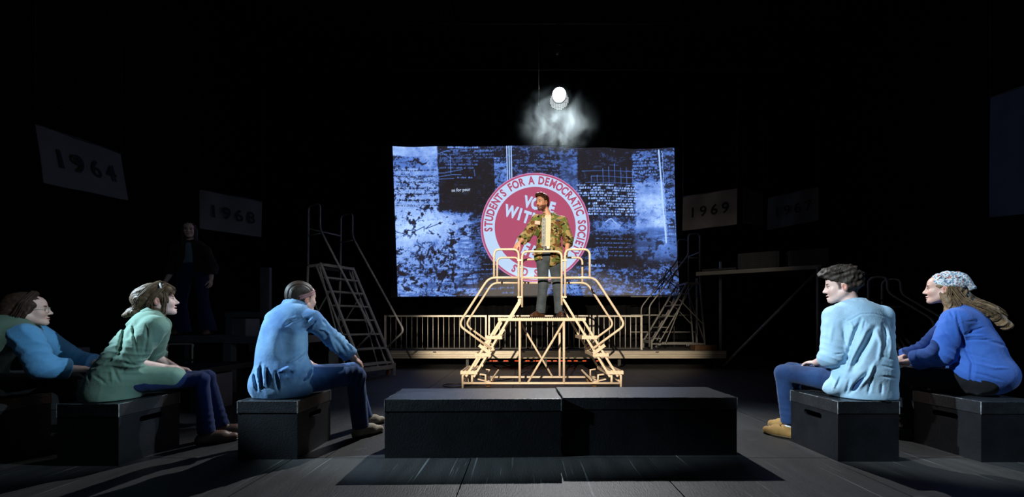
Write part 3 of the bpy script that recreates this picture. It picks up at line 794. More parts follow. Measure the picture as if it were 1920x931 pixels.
# ================================================================ cream crossover steps
def crossover():
    XC, YF, YB = 0.2775, 5.41, 6.03
    t = thing('crossover_steps', 'cream double sided rolling steps with tube handrails that the actor stands on', 'steps', (XC, (YF+YB)/2, 0))
    R = 0.0165
    def W(lx, y, z): return Vector((XC+lx, y, z))
    def tube(nm, pts, r=R, rad=0.0, m=M_cream, par=t, n=10):
        return MB().tube(rounded(pts, rad) if rad else pts, r, n).build(nm, m, par)
    for yi, y in enumerate((YF, YB)):
        tube('base_rail', [W(-1.145, y, 0.072), W(1.145, y, 0.072)], 0.017)
        for s in (-1, 1):
            # feet and short uprights
            tube('foot_post', [W(s*1.145, y, 0.0), W(s*1.145, y, 0.185), W(s*1.10, y, 0.215)], 0.018)
            tube('upright', [W(s*1.01, y, 0.075), W(s*1.01, y, 0.19)], 0.017)
            tube('upright', [W(s*0.815, y, 0.075), W(s*0.815, y, 0.19), W(s*0.90, y, 0.20)], 0.015)
            # twin inclined stringers
            MB().bar(W(s*1.098, y, 0.17), W(s*0.588, y, 1.0), 0.030, 0.034, (0, 1, 0)).build('stringer', M_cream, t)
            MB().bar(W(s*0.985, y, 0.163), W(s*0.302, y, 1.298), 0.030, 0.034, (0, 1, 0)).build('stringer', M_cream, t)
            # handrail panel: outer rail with bent nose, arch and the clamp where it meets the stringer
            yo = y-0.022 if y == YF else y+0.022
            tube('handrail', [W(s*0.335, yo, 1.594), W(s*0.765, yo, 1.597), W(s*1.205, yo, 0.915), W(s*0.735, yo, 0.572)], 0.0175, 0.10)
            tube('guard_arch', [W(s*0.690, yo, 1.597), W(s*0.690, yo, 2.004), W(s*0.335, yo, 2.004), W(s*0.335, yo, 1.30)], 0.0165, 0.085)
            MB().bar(W(s*0.905, yo, 0.625), W(s*0.735, yo, 0.50), 0.045, 0.05, (0, 1, 0)).build('clamp', M_cream, t)
            for z in (1.845, 1.315):
                MB().box(W(s*0.335-0.05 if s > 0 else -0.335-0.02, yo-0.022, z-0.012), W(s*0.335+0.02 if s > 0 else -0.335+0.05, yo+0.022, z+0.012)).build('clamp', M_cream, t)
            # post under the platform
            tube('post', [W(s*0.32, y, 0.075), W(s*0.32, y, 1.02)], 0.0185)
        # middle guard panel (left bay of the platform edge)
        yo = y-0.022 if y == YF else y+0.022
        tube('guard_arch', [W(-0.286, yo, 1.20), W(-0.286, yo, 1.974), W(0.286, yo, 1.974), W(0.286, yo, 1.20)], 0.0165, 0.085)
        tube('guard_bar', [W(-0.286, yo, 1.594), W(0.286, yo, 1.594)], 0.0155)
        # platform edge beam with a serrated lip
        MB().box(W(-0.635, y-0.018, 0.972), W(0.635, y+0.018, 1.012)).build('platform_beam', M_cream, t)
        teeth = MB()
        for k in range(42):
            x = -0.625+1.25*k/41
            teeth.box(W(x-0.009, y-0.016, 1.012), W(x+0.009, y+0.016, 1.021))
        tb = teeth.build('serrated_lip', M_cream, t); tb['kind'] = 'stuff'
        if y == YF: tube('brace', [W(0.315, y, 0.955), W(-0.205, y, 0.075)], 0.0165)
        else: tube('brace', [W(-0.315, y, 0.955), W(0.205, y, 0.075)], 0.0165)
    for s in (-1, 1):
        tube('base_rail', [W(s*0.815, YF, 0.09), W(s*0.80, YB, 0.09)], 0.015)
        tube('base_rail', [W(s*1.145, YF, 0.09), W(s*1.145, YB, 0.09)], 0.016)
    # open grating: platform and six treads, strips with cross ties so the light falls through
    g = MB()
    for k in range(13):
        y = YF+0.03+(YB-YF-0.06)*k/12
        g.box(W(-0.63, y-0.011, 0.995), W(0.63, y+0.011, 1.012))
    for k in range(21):
        x = -0.62+1.24*k/20
        g.box(W(x-0.006, YF+0.02, 0.985), W(x+0.006, YB-0.02, 0.997))
    g.build('platform_grating', M_tread, t)
    for s in (-1, 1):
        for i, (xa, xb, z) in enumerate(((-1.175, -0.93, 0.252), (-0.965, -0.735, 0.505), (-0.80, -0.575, 0.757))):
            g = MB()
            x0, x1 = (xa, xb) if s < 0 else (-xb, -xa)
            g.box(W(x0, YF-0.03, z-0.048), W(x0+0.006, YB+0.03, z)); g.box(W(x1-0.006, YF-0.03, z-0.048), W(x1, YB+0.03, z))
            g.box(W(x0, YF-0.034, z-0.048), W(x1, YF-0.028, z)); g.box(W(x0, YB+0.028, z-0.048), W(x1, YB+0.034, z))
            for k in range(6):
                x = x0+0.018+(x1-x0-0.036)*k/5
                g.box(W(x-0.010, YF-0.03, z-0.012), W(x+0.010, YB+0.03, z))
            for k in range(14):
                y = YF+(YB-YF)*k/13
                g.box(W(x0, y-0.006, z-0.026), W(x1, y+0.006, z-0.012))
            for k in range(5):                            # teeth along the nosing
                x = x0+0.02+(x1-x0-0.04)*k/4
                g.box(W(x-0.012, YF-0.03, z), W(x+0.012, YF+0.0, z+0.007))
            g.build('tread', M_cream if i < 3 else M_tread, t)
    # casters and the foot pedals
    for s in (-1, 1):
        for y in (YF+0.10, YB-0.10):
            fk = MB(); fk.box(W(s*0.80-0.035, y-0.03, 0.085), W(s*0.80+0.035, y+0.03, 0.10))
            for q in (-1, 1): fk.bar(W(s*0.80, y+q*0.028, 0.09), W(s*0.80-s*0.02, y+q*0.028, 0.045), 0.006, 0.03)
            o = fk.build('caster', M_tread, t)
            wm = MB().lathe([(0.012, -0.018), (0.044, -0.018), (0.048, -0.010), (0.048, 0.010), (0.044, 0.018), (0.012, 0.018)],
                            Matrix.Translation(W(s*0.80-s*0.02, y, 0.049)) @ Matrix.Rotation(PI/2, 4, 'X'), 18)
            wm.build('wheel', M_brub, o)
        MB().bar(W(s*0.93, YF+0.02, 0.13), W(s*0.74, YF+0.02, 0.085), 0.012, 0.06, (0, 1, 0)).build('foot_pedal', M_cream, t)
        MB().bar(W(s*0.66, YB-0.1, 0.20), W(s*0.74, YF+0.1, 0.10), 0.02, 0.02).build('pedal_link', M_cream, t)
        MB().box(W(s*0.87-0.05, YF+0.1, 0.13), W(s*0.87+0.05, YF+0.28, 0.20)).build('lock_housing', M_blk, t)
    return t
crossover()
cc = []
for k in range(30):
    a = 2*PI*k/29
    cc.append(Vector((-1.02+0.18*math.cos(a)*(1+0.1*math.sin(3*a)), 5.62+0.16*math.sin(a), 0.008)))
cc += [Vector((-0.7, 5.75, 0.008)), Vector((-0.2, 6.3, 0.008)), Vector((0.1, 7.4, 0.008)), Vector((0.1, 7.9, 0.008))]
o = MB().tube(rounded(cc, 0.08, 3), 0.007, 6).build('power_cable', M_blk); tag(o, 'thin black cable looped on the floor by the cream steps', 'cable')

# ================================================================ rolling ladders (local: x across, y climbing, z up)
def rolling_ladder(name, label, loc, rz, n, rise, run, wid, m, rail_top=1.05, plat=0.42, loops=True, low_rail='nose', wheel=M_rub, m_rail=None):
    t = thing(name, label, 'ladder', loc, rz); t['_local'] = 1
    hw = wid/2; H = rise*n; yt = run*(n-1); mr = m_rail or m
    tr = MB()
    tr.box((-hw, -0.005, -0.03), (hw, 0.004, 0.0)); tr.box((-hw, 0.17, -0.03), (hw, 0.178, 0))
    for k in range(5): tr.box((-hw, 0.008+0.036*k, -0.006), (hw, 0.03+0.036*k, 0))
    for k in range(9):
        x = -hw+wid*k/8; tr.box((x-0.006, 0, -0.02), (x+0.006, 0.178, -0.008))
    tme = tr.mesh('tread', m)
    for i in range(n-1):
        link('tread', tme, t, (0, run*i, rise*(i+1)))
    p = MB()
    for k in range(9):
        y = yt+plat*k/8; p.box((-hw, y-0.02, H-0.01), (hw, y+0.02, H))
    p.box((-hw, yt-0.02, H-0.05), (hw, yt-0.012, H)); p.box((-hw, yt+plat, H-0.05), (hw, yt+plat+0.01, H))
    for s in (-1, 1): p.box((s*hw-0.012, yt-0.02, H-0.05), (s*hw+0.012, yt+plat+0.01, H-0.005))
    p.build('platform', m, t)
    yb = yt+plat
    for s in (-1, 1):
        x = s*(hw+0.015)
        MB().bar((x, -0.05, 0.16), (x, yt+0.02, H), 0.032, 0.036, (1, 0, 0)).build('stringer', m, t)
        MB().bar((x, 0.13, 0.16), (x, yt+0.15, H-0.03), 0.022, 0.022, (1, 0, 0)).build('stringer', m, t)
        MB().bar((x, -0.05, 0), (x, -0.05, 0.22), 0.034, 0.034).build('foot_post', m, t)
        MB().bar((x, -0.06, 0.12), (x, yb+0.12, 0.12), 0.026, 0.026).build('base_rail', m, t)
        MB().bar((x, yb, H-0.02), (x, yb+0.12, 0.0), 0.028, 0.028).build('rear_leg', m, t)
        MB().bar((x, yt*0.78, H*0.74), (x, yb+0.06, H*0.38), 0.018, 0.018).build('side_brace', m, t)
        MB().bar((x, yt*0.35, 0.13), (x, yt+0.05, H-0.06), 0.018, 0.018).build('side_brace', m, t)
        # handrail: rear post, hoop over the platform, slope down beside the stairs, bent nose back to the stringer
        top = H+rail_top
        slope = H/(yt+0.02)
        yk = yt-0.04
        pts = [(x, yb, H), (x, yb, top), (x, yk+0.08, top), (x, yk+0.08, H+0.62)]
        pts2 = [(x, yk+0.08, H+0.62), (x, -0.30 if low_rail == 'nose' else -0.18, 0.78), (x, 0.10, 0.45)]
        if low_rail == 'nose':
            MB().tube(rounded(pts+[(x, -0.30, rise*2.0+0.30), (x, 0.16, rise*1.9)], 0.09), 0.017, 8).build('handrail', mr, t)
        else:
            MB().tube(rounded(pts+[(x, -0.10, 0.98), (x, -0.10, 0.05)], 0.09), 0.017, 8).build('handrail', mr, t)
        MB().tube([(x, yb, H+rail_top*0.5), (x, yk+0.08, H+rail_top*0.5)], 0.013, 8).build('mid_rail', mr, t)
        for yw in (0.12, yb):
            o = MB().box((x-0.03, yw-0.03, 0.09), (x+0.03, yw+0.03, 0.115)).bar((x-s*0.05, yw, 0.10), (x-s*0.05, yw-0.03, 0.05), 0.006, 0.03).build('caster', m, t)
            MB().lathe([(0.01, -0.014), (0.046, -0.014), (0.05, -0.008), (0.05, 0.008), (0.046, 0.014), (0.01, 0.014)],
                       Matrix.Translation((x-s*0.03, yw-0.03, 0.051)) @ Matrix.Rotation(PI/2, 4, 'Y'), 16).build('wheel', wheel, o)
    MB().tube([(-hw, yb, H+rail_top*0.62), (hw, yb, H+rail_top*0.62)], 0.014, 8).build('back_rail', mr, t)
    MB().bar((-hw, yb+0.12, 0.12), (hw, yb+0.12, 0.12), 0.026, 0.026).build('base_rail', m, t)
    MB().bar((-hw, yb+0.02, H*0.8), (hw, yb+0.1, 0.2), 0.016, 0.016).build('rear_brace', m, t)
    MB().box((-hw, -0.06, 0.13), (hw, -0.03, 0.2)).build('front_plate', m, t)
    return t
rolling_ladder('rolling_ladder', 'tall grey eight step rolling ladder behind the man in the headband', (-2.53, 6.50, 0), math.radians(60.7), 8, 0.254, 0.155, 0.63, M_grey, rail_top=1.08, plat=0.40)
rolling_ladder('rolling_ladder', 'dim six step rolling ladder standing on the deck at the right screen edge', (2.98, 8.78, DZ), -PI/2, 6, 0.254, 0.150, 0.55, M_dim, rail_top=1.10, plat=0.30, low_rail='post', wheel=M_blk)
rolling_ladder('rolling_ladder', 'dim three step ladder between the curly haired man and the scarfed woman', (5.62, 5.15, 0), math.radians(30), 3, 0.254, 0.16, 0.5, M_dim, rail_top=0.85, plat=0.25, low_rail='post', wheel=M_blk)

# dark tangle of folding frames at the right screen edge
t = thing('folding_frames', 'dark tangle of folded metal frames before the lower right screen corner', 'frames', (3.35, 9.3, DZ))
for (a, b) in (((1232, 532), (1262, 499)), ((1240, 540), (1250, 506)), ((1248, 503), (1276, 522)), ((1228, 548), (1258, 512)), ((1252, 540), (1268, 505)), ((1244, 520), (1272, 541)), ((1262, 530), (1256, 500))):
    MB().tube([at(*a, 9.3), at(*b, 9.34)], 0.012, 6).build('frame_bar', M_dull, t)
for x in (1236, 1264):
    MB().tube([at(x, 540, 9.3), Vector((at(x, 540, 9.3).x, 9.3, DZ))], 0.012, 6).build('leg', M_dull, t)
o = MB().box((3.74, 8.10, DZ), (4.22, 8.34, DZ+0.11)).build('wooden_block', M_wood, None, 0.01); tag(o, 'low amber wooden block on the deck under the right ladder', 'block')

# ================================================================ scaffold on the right
t = thing('scaffold', 'dim pipe scaffold with a long diagonal brace on the right', 'scaffold', (5.0, 8.0, 0))
pA = Vector((at(1351, 608, 8.36).x, 8.36, 0)); pB = Vector((at(1534, 608, 7.3).x, 7.3, 0)); pC = Vector((at(1560, 608, 8.6).x, 8.6, 0)); pD = Vector((4.43, 9.5, 0))
for p, top in ((pA, 2.33), (pB, 2.05), (pC, 2.05), (pD, 2.1)):
    MB().tube([p, p+Vector((0, 0, top))], 0.03, 10).build('standard', M_grey, t)
for z in (0.73, 1.16, 1.635):
    MB().tube([Vector((2.75, 9.5, z)), Vector((4.45, 9.5, z))], 0.02, 8).build('ledger', M_dim, t)
a, b = at(1356, 690, 8.0), at(1531, 510, 7.35)
MB().tube([Vector((a.x, a.y, max(a.z, 0.03))), b], 0.028, 10).build('diagonal_brace', M_grey, t)
for z in (0.35, 1.95):
    MB().tube([pB+Vector((0, 0, z)), pC+Vector((0, 0, z))], 0.02, 8).build('ledger', M_dim, t)
MB().tube([pB+Vector((0, 0, 1.9)), pB+Vector((2.2, -0.2, 1.88))], 0.02, 8).build('ledger', M_dim, t)
MB().tube([pB+Vector((0.05, 0, 1.68)), pB+Vector((2.2, -0.2, 1.66))], 0.02, 8).build('ledger', M_dim, t)
# platform and its stored boards
q = [at(1305, 512, 8.36), at(1540, 506, 7.3)]
d = (q[1]-q[0]); d.z = 0; Ld = d.length; d.normalize(); ang = math.atan2(d.y, d.x)
t2 = thing('scaffold_platform', 'long dim scaffold platform with a worn pale front edge', 'platform', (q[0].x, q[0].y, 2.04), ang); t2['_local'] = 1
MB().box((0, 0, 0), (Ld, 0.9, 0.03)).build('board', M_deck, t2)
MB().box((0, -0.02, -0.03), (Ld, 0.0, 0.05)).build('front_edge', M_alu, t2)
for k, (x0, x1, h) in enumerate(((0.12, 0.78, 0.10), (0.82, 1.55, 0.38), (1.70, 2.35, 0.36))):
    lab = ('low bundle of slats at the near end of the scaffold platform', 'tall dim bundle of slats in the middle of the scaffold platform', 'tall dim bundle of slats at the far right of the scaffold platform')[k]
    loc = Vector((q[0].x, q[0].y, 2.07))+d*x0+Vector((-d.y, d.x, 0))*0.05
    tb = thing('slat_bundle', lab, 'slats', loc, ang); tb['_local'] = 1
    sl = MB().box((0, 0, 0), (x1-x0, 0.3, 0.014)).mesh('slat', M_dim)
    for j in range(int(h/0.022)):
        link('slat', sl, tb, (0, 0.004*(j % 2), 0.022*j))
    for xx_ in (0.03, x1-x0-0.05):
        MB().box((xx_, 0.02, 0.0), (xx_+0.02, 0.28, h)).build('spacer', M_deck, tb)

# ================================================================ risers and clutter behind the left group
def riser(label, x0, x1, y0, y1, h, m=M_riser, name='riser', th=0.09):
    t = thing(name, label, 'platform', ((x0+x1)/2, (y0+y1)/2, 0))
    MB().box((x0, y0, h-th), (x1, y1, h)).build('top', m, t, 0.004)
    for x in (x0+0.06, x1-0.06):
        for y in (y0+0.06, y1-0.06):
            MB().box((x-0.055, y-0.05, 0), (x+0.055, y+0.05, h-th)).build('leg', m, t)
    return t
riser('grey riser platform that the standing woman stands on', -5.6, -4.05, 5.15, 6.15, 0.76)
riser('dim grey riser right of the standing woman, lit on its near leg', -4.03, -3.0, 5.0, 6.1, 0.755)
riser('dim taller grey riser behind the man in the headband', -4.95, -4.1, 6.2, 6.85, 1.13)
o = MB().box((-3.96, 5.12, 0.757), (-3.80, 5.4, 1.0)).build('small_crate', M_riser, None, 0.006); tag(o, 'small grey crate on the dim riser beside the blue shirted back', 'box')
o = MB().box((-4.42, 6.28, 1.132), (-4.26, 6.34, 1.88)).build('upright_board', M_riser, None, 0.004); tag(o, 'narrow grey board standing upright on the taller riser', 'board')
riser('low dark table between the green shirted woman and the headband man', -4.0, -3.32, 3.85, 4.7, 0.46, M_box, 'low_table', 0.06)
o = MB().box((-3.56, 4.05, 0.0), (-3.34, 4.3, 0.38)).build('grey_block', M_riser, None, 0.005); tag(o, 'grey block standing under the right end of the low dark table', 'block')
t = thing('stacking_chair', 'dim tube framed chair behind the green shirted woman', 'chair', (-4.55, 4.72, 0))
fx = [(-4.72, 4.6), (-4.38, 4.6), (-4.38, 4.95), (-4.72, 4.95)]
for i, (x, y) in enumerate(fx):
    MB().tube([(x, y, 0), (x, y, 0.45 if i < 2 else 0.66)], 0.011, 8).build('leg', M_gal, t)
MB().box((-4.74, 4.58, 0.44), (-4.36, 4.97, 0.465)).build('seat', M_blk, t, 0.004)
MB().tube(rounded([(-4.72, 4.95, 0.6), (-4.72, 4.97, 0.66), (-4.38, 4.97, 0.66), (-4.38, 4.95, 0.6)], 0.03), 0.011, 8).build('back_rail', M_gal, t)
MB().tube([(-4.72, 4.6, 0.18), (-4.38, 4.6, 0.18)], 0.009, 8).build('stretcher', M_gal, t)
o = MB().box((-5.35, 4.02, 0.0), (-4.98, 4.3, 0.66)).build('upright_crate', M_riser, None, 0.006); tag(o, 'dim upright crate in the dark behind the woman in glasses', 'box')
# ================================================================ people: signed-distance modelling, meshed with surface nets
def nv(v): v = np.asarray(v, np.float64); return v/np.linalg.norm(v)
A3 = lambda v: np.array(v, np.float64)

class Field:
    def __init__(s, lo, hi, h, fine=()):
        s.ax = []; s.h = h
        for i in range(3):
            x = lo[i]; pts = [x]
            while x < hi[i]:
                st = h
                for (fl, fh, hf) in fine:
                    if fl[i]-1e-6 <= x < fh[i]: st = min(st, hf)
                    elif x < fl[i] < x+st: st = min(st, max(fl[i]-x, hf))
                x += st; pts.append(x)
            s.ax.append(np.array(pts, np.float32))
        s.D = np.full([len(a) for a in s.ax], 1.0, np.float32)
    def sl(s, lo, hi):
        return tuple(slice(max(0, int(np.searchsorted(s.ax[i], lo[i]))-1), int(np.searchsorted(s.ax[i], hi[i]))+1) for i in range(3))
    def grid(s, sl):
        return s.ax[0][sl[0]][:, None, None], s.ax[1][sl[1]][None, :, None], s.ax[2][sl[2]][None, None, :]
    def blend(s, sl, d, k, op, cuts=()):
        if d.size == 0: return
        X, Y, Z = s.grid(sl)
        for (p, n) in cuts:
            n = nv(n); d = np.maximum(d, (X-p[0])*n[0]+(Y-p[1])*n[1]+(Z-p[2])*n[2])
        D = s.D[sl]
        if op == 'u':
            h = np.clip(0.5+0.5*(d-D)/k, 0, 1); s.D[sl] = d+(D-d)*h-k*h*(1-h)
        elif op == 's':
            h = np.clip(0.5-0.5*(D+d)/k, 0, 1); s.D[sl] = D+(-d-D)*h+k*h*(1-h)
    def cone(s, a, b, r1, r2, k=0.02, op='u', cuts=(), squash=None):
        a = A3(a); b = A3(b); q = 1.0
        if squash: q = max(1.0, squash[1])
        pad = max(r1, r2)*q+k+2.5*s.h
        sl = s.sl(np.minimum(a, b)-pad, np.maximum(a, b)+pad); X, Y, Z = s.grid(sl)
        x, y, z = X-a[0], Y-a[1], Z-a[2]; ba = b-a
        if squash:
            n = nv(squash[0]); f = 1/squash[1]-1
            dn = (x*n[0]+y*n[1]+z*n[2])*f; x = x+n[0]*dn; y = y+n[1]*dn; z = z+n[2]*dn
            ba = ba+n*float(ba@n)*f
        h = np.clip((x*ba[0]+y*ba[1]+z*ba[2])/max(float(ba@ba), 1e-9), 0, 1)
        d = np.sqrt((x-ba[0]*h)**2+(y-ba[1]*h)**2+(z-ba[2]*h)**2)-(r1+(r2-r1)*h)
        s.blend(sl, d.astype(np.float32), k, op, cuts)
    def ell(s, c, R, rad, k=0.02, op='u', cuts=()):
        c = A3(c); R = np.asarray(R, np.float64); pad = max(rad)+k+2.5*s.h
        sl = s.sl(c-pad, c+pad); X, Y, Z = s.grid(sl); x, y, z = X-c[0], Y-c[1], Z-c[2]
        q = [(x*R[i][0]+y*R[i][1]+z*R[i][2])/rad[i] for i in range(3)]
        k0 = np.sqrt(q[0]**2+q[1]**2+q[2]**2)+1e-6
        k1 = np.sqrt(sum((q[i]/rad[i])**2 for i in range(3)))+1e-6
        s.blend(sl, (k0*(k0-1)/k1).astype(np.float32), k, op, cuts)
    def cut(s, p, n, k=0.006):
        n = nv(n); X, Y, Z = s.grid((slice(None),)*3)
        d = ((X-p[0])*n[0]+(Y-p[1])*n[1]+(Z-p[2])*n[2]).astype(np.float32)
        h = np.clip(0.5-0.5*(s.D-d)/k, 0, 1); s.D = s.D+(d-s.D)*h+k*h*(1-h)
    def displace(s, fn, band=0.05):
        I = np.nonzero(np.abs(s.D) < band)
        P = np.stack([s.ax[i][I[i]] for i in range(3)], -1).astype(np.float64)
        s.D[I] += fn(P).astype(np.float32)
    def mesh(s):
        D = s.D; S = D < 0; nx, ny, nz = D.shape
        c = np.zeros((nx-1, ny-1, nz-1), np.uint8)
        for i in (0, 1):
            for j in (0, 1):
                for k in (0, 1): c += S[i:nx-1+i, j:ny-1+j, k:nz-1+k]
        act = (c > 0) & (c < 8); I = np.argwhere(act)
        vid = np.full(c.shape, -1, np.int32); vid[act] = np.arange(len(I), dtype=np.int32)
        acc = np.zeros((len(I), 3)); cnt = np.zeros(len(I))
        for ax in range(3):
            o1, o2 = [a for a in range(3) if a != ax]
            for u in (0, 1):
                for v in (0, 1):
                    p0 = I.copy(); p0[:, o1] += u; p0[:, o2] += v; p1 = p0.copy(); p1[:, ax] += 1
                    d0 = D[p0[:, 0], p0[:, 1], p0[:, 2]]; d1 = D[p1[:, 0], p1[:, 1], p1[:, 2]]
                    cr = (d0 < 0) != (d1 < 0)
                    t = np.where(cr, d0/np.where(d0 == d1, 1, d0-d1), 0)
                    pos = np.stack([s.ax[i][p0[:, i]] for i in range(3)], -1).astype(np.float64)
                    e0 = s.ax[ax][p0[:, ax]]; e1 = s.ax[ax][p1[:, ax]]
                    pos[:, ax] = e0+(e1-e0)*t
                    acc[cr] += pos[cr]; cnt[cr] += 1
        V = acc/np.maximum(cnt, 1)[:, None]
        Qs = []
        for ax in range(3):
            a, b = (ax+1) % 3, (ax+2) % 3
            s0 = [slice(1, -1)]*3; s1 = [slice(1, -1)]*3; s0[ax] = slice(0, -1); s1[ax] = slice(1, None)
            df = S[tuple(s0)] != S[tuple(s1)]
            E = np.argwhere(df); E[:, a] += 1; E[:, b] += 1
            if len(E) == 0: continue
            def q(da, db):
                t = E.copy(); t[:, a] += da; t[:, b] += db; return vid[t[:, 0], t[:, 1], t[:, 2]]
            Q = np.stack([q(-1, -1), q(0, -1), q(0, 0), q(-1, 0)], -1)
            ins = S[E[:, 0], E[:, 1], E[:, 2]]
            Q = np.where(ins[:, None], Q, Q[:, ::-1]); Qs.append(Q)
        Q = np.concatenate(Qs); Q = Q[(Q >= 0).all(1)]
        return V, Q

_W = np.random.RandomState(11)
_wv = [(_W.randn(3), _W.rand()*6.28) for _ in range(24)]
def wob(P, f, seed=0):
    """smooth wandering noise in about -1..1"""
    o = 0
    for i in range(5):
        v, ph = _wv[(seed*5+i) % 24]
        o = o+np.sin(P@(v*f)+ph+1.3*np.sin(P@(_wv[(seed*5+i+7) % 24][0]*f*0.6)))
    return o/3.2
def folds(lst):
    """lst: (centre, radius, across-direction, wavelength, amplitude, seed): sharp creases that wander and die out"""
    def fn(P):
        d = np.zeros(len(P))
        for (c, r, a, wl, amp, sd) in lst:
            q = P-A3(c); g = np.exp(-(q**2).sum(1)/(r*r)); a = nv(a)
            s = q@a/wl+0.55*wob(P, 3.2, sd)+0.12*wob(P, 9, sd+1)
            tri = np.abs(s-np.round(s))*2                      # 0 on the crease, 1 between
            cr = np.exp(-(tri/0.42)**2)
            w_ = np.clip(0.55+0.75*wob(P, 4.5, sd+2), 0, 1.2)
            d -= amp*1.25*g*w_*(cr-0.35)
        d -= 0.0018*wob(P, 15, 3)
        rg = 1-np.abs(wob(P*A3((1, 1, 0.55)), 17, 4)); d -= 0.0030*np.clip(rg-0.55, 0, 1)
        return d
    return fn

def creases(lst):
    """folds laid along drawn lines: (points as seen from the seats, half-width in those units, depth in metres; + ridge, - valley)"""
    def fn(P):
        px = CX+F0*P[:, 0]/P[:, 1]; py = CY-F0*(P[:, 2]-EYE)/P[:, 1]; d = np.zeros(len(P))
        jx = 1.2*wob(P, 22, 2); jy = 1.2*wob(P, 22, 4)
        for (pts, wd_, amp) in lst:
            best = np.full(len(P), 1e9); tt = np.zeros(len(P)); n = len(pts)-1
            for k in range(n):
                (xa, ya), (xb, yb) = pts[k], pts[k+1]; ex, ey = xb-xa, yb-ya
                h = np.clip(((px+jx-xa)*ex+(py+jy-ya)*ey)/(ex*ex+ey*ey+1e-9), 0, 1)
                q = np.hypot(px+jx-xa-ex*h, py+jy-ya-ey*h); m = q < best; best = np.where(m, q, best); tt = np.where(m, (k+h)/n, tt)
            taper = np.clip(np.minimum(tt, 1-tt)/0.22, 0.25, 1)
            w_ = wd_*(0.6+0.4*taper)
            d -= amp*taper*(np.exp(-(best/w_)**2)-0.38*np.exp(-(best/(2.3*w_))**2))
        return d
    return fn

def skin_mat(name, col): return mat(name, col, 0.48, 0, 0.06, 30, 0.05, 200, attr='Col', spec=0.4)
def denim(name, c1, c2, vs=5.0):
    m = mat(name, c1, 0.85, 0, 0, vs, 0.16, 70, col2=c2, spec=0.2, sheen=0.1)
    return m

class Head:
    def __init__(s, c, f, up=(0, 0, 1), sc=1.0):
        s.c = A3(c); s.f = nv(f); u = A3(up); s.u = nv(u-s.f*float(u@s.f)); s.l = np.cross(s.u, s.f); s.s = sc
        s.R = np.stack([s.f, s.l, s.u])
    def p(s, f, l, u): return s.c+s.s*(s.f*f+s.l*l+s.u*u)
    def d(s, f, l, u): return nv(s.f*f+s.l*l+s.u*u)
    def loc(s, P): return ((P-s.c)@s.R.T)/s.s

def add_head(F, H, female=False, mouth=0.0, nose=1.0):
    s = H.s; E = lambda c, r, k=0.02, op='u': F.ell(H.p(*c), H.R, [x*s for x in r], k*s, op)
    Cn = lambda a, b, r1, r2, k=0.02, op='u': F.cone(H.p(*a), H.p(*b), r1*s, r2*s, k*s, op)
    jw = 0.92 if female else 1.0
    E((-0.014, 0, 0.040), (0.098, 0.075, 0.088))
    E((0.045, 0, 0.045), (0.042, 0.055, 0.045), 0.03)
    E((0.030, 0, -0.030), (0.058, 0.058*jw, 0.082), 0.03)
    for q in (-1, 1):
        Cn((-0.006, q*0.050*jw, -0.050), (0.060, q*0.016, -0.098), 0.023, 0.016, 0.03)
        E((0.056, q*0.038, -0.030), (0.024, 0.022, 0.026), 0.025)
    E((0.071, 0, -0.102), (0.018, 0.020*jw, 0.017), 0.02)
    Cn((0.072, -0.034, 0.020), (0.072, 0.034, 0.020), 0.013, 0.013, 0.016)
    for q in (-1, 1): E((0.090, q*0.031, -0.002), (0.014, 0.018, 0.011), 0.014, 's')
    for q in (-1, 1): E((0.0735, q*0.031, -0.003), (0.012, 0.0135, 0.0105), 0.004)
    tip = 0.102*nose
    Cn((0.084, 0, 0.012), (tip, 0, -0.028), 0.0085, 0.0115, 0.016)
    E((tip, 0, -0.032), (0.011, 0.012, 0.010), 0.010)
    for q in (-1, 1): E((0.090, q*0.012, -0.036), (0.012, 0.009, 0.008), 0.008)
    E((0.085, 0, -0.064), (0.013, 0.021, 0.0065), 0.008)
    E((0.083, 0, -0.078-mouth), (0.012, 0.018, 0.0065), 0.008)
    E((0.098, 0, -0.0712-mouth*0.5), (0.013, 0.021, 0.0018+mouth*0.5), 0.004, 's')
    for q in (-1, 1):
        R = np.stack([H.d(0.94, q*0.30, -0.15), H.d(-0.3, q*0.95, 0), H.d(0.15, 0, 0.98)])
        F.ell(H.p(-0.016, q*0.077, -0.010), R, [0.019*s, 0.009*s, 0.032*s], 0.008*s)
        F.ell(H.p(-0.010, q*0.086, -0.006), R, [0.009*s, 0.006*s, 0.018*s], 0.005*s, 's')

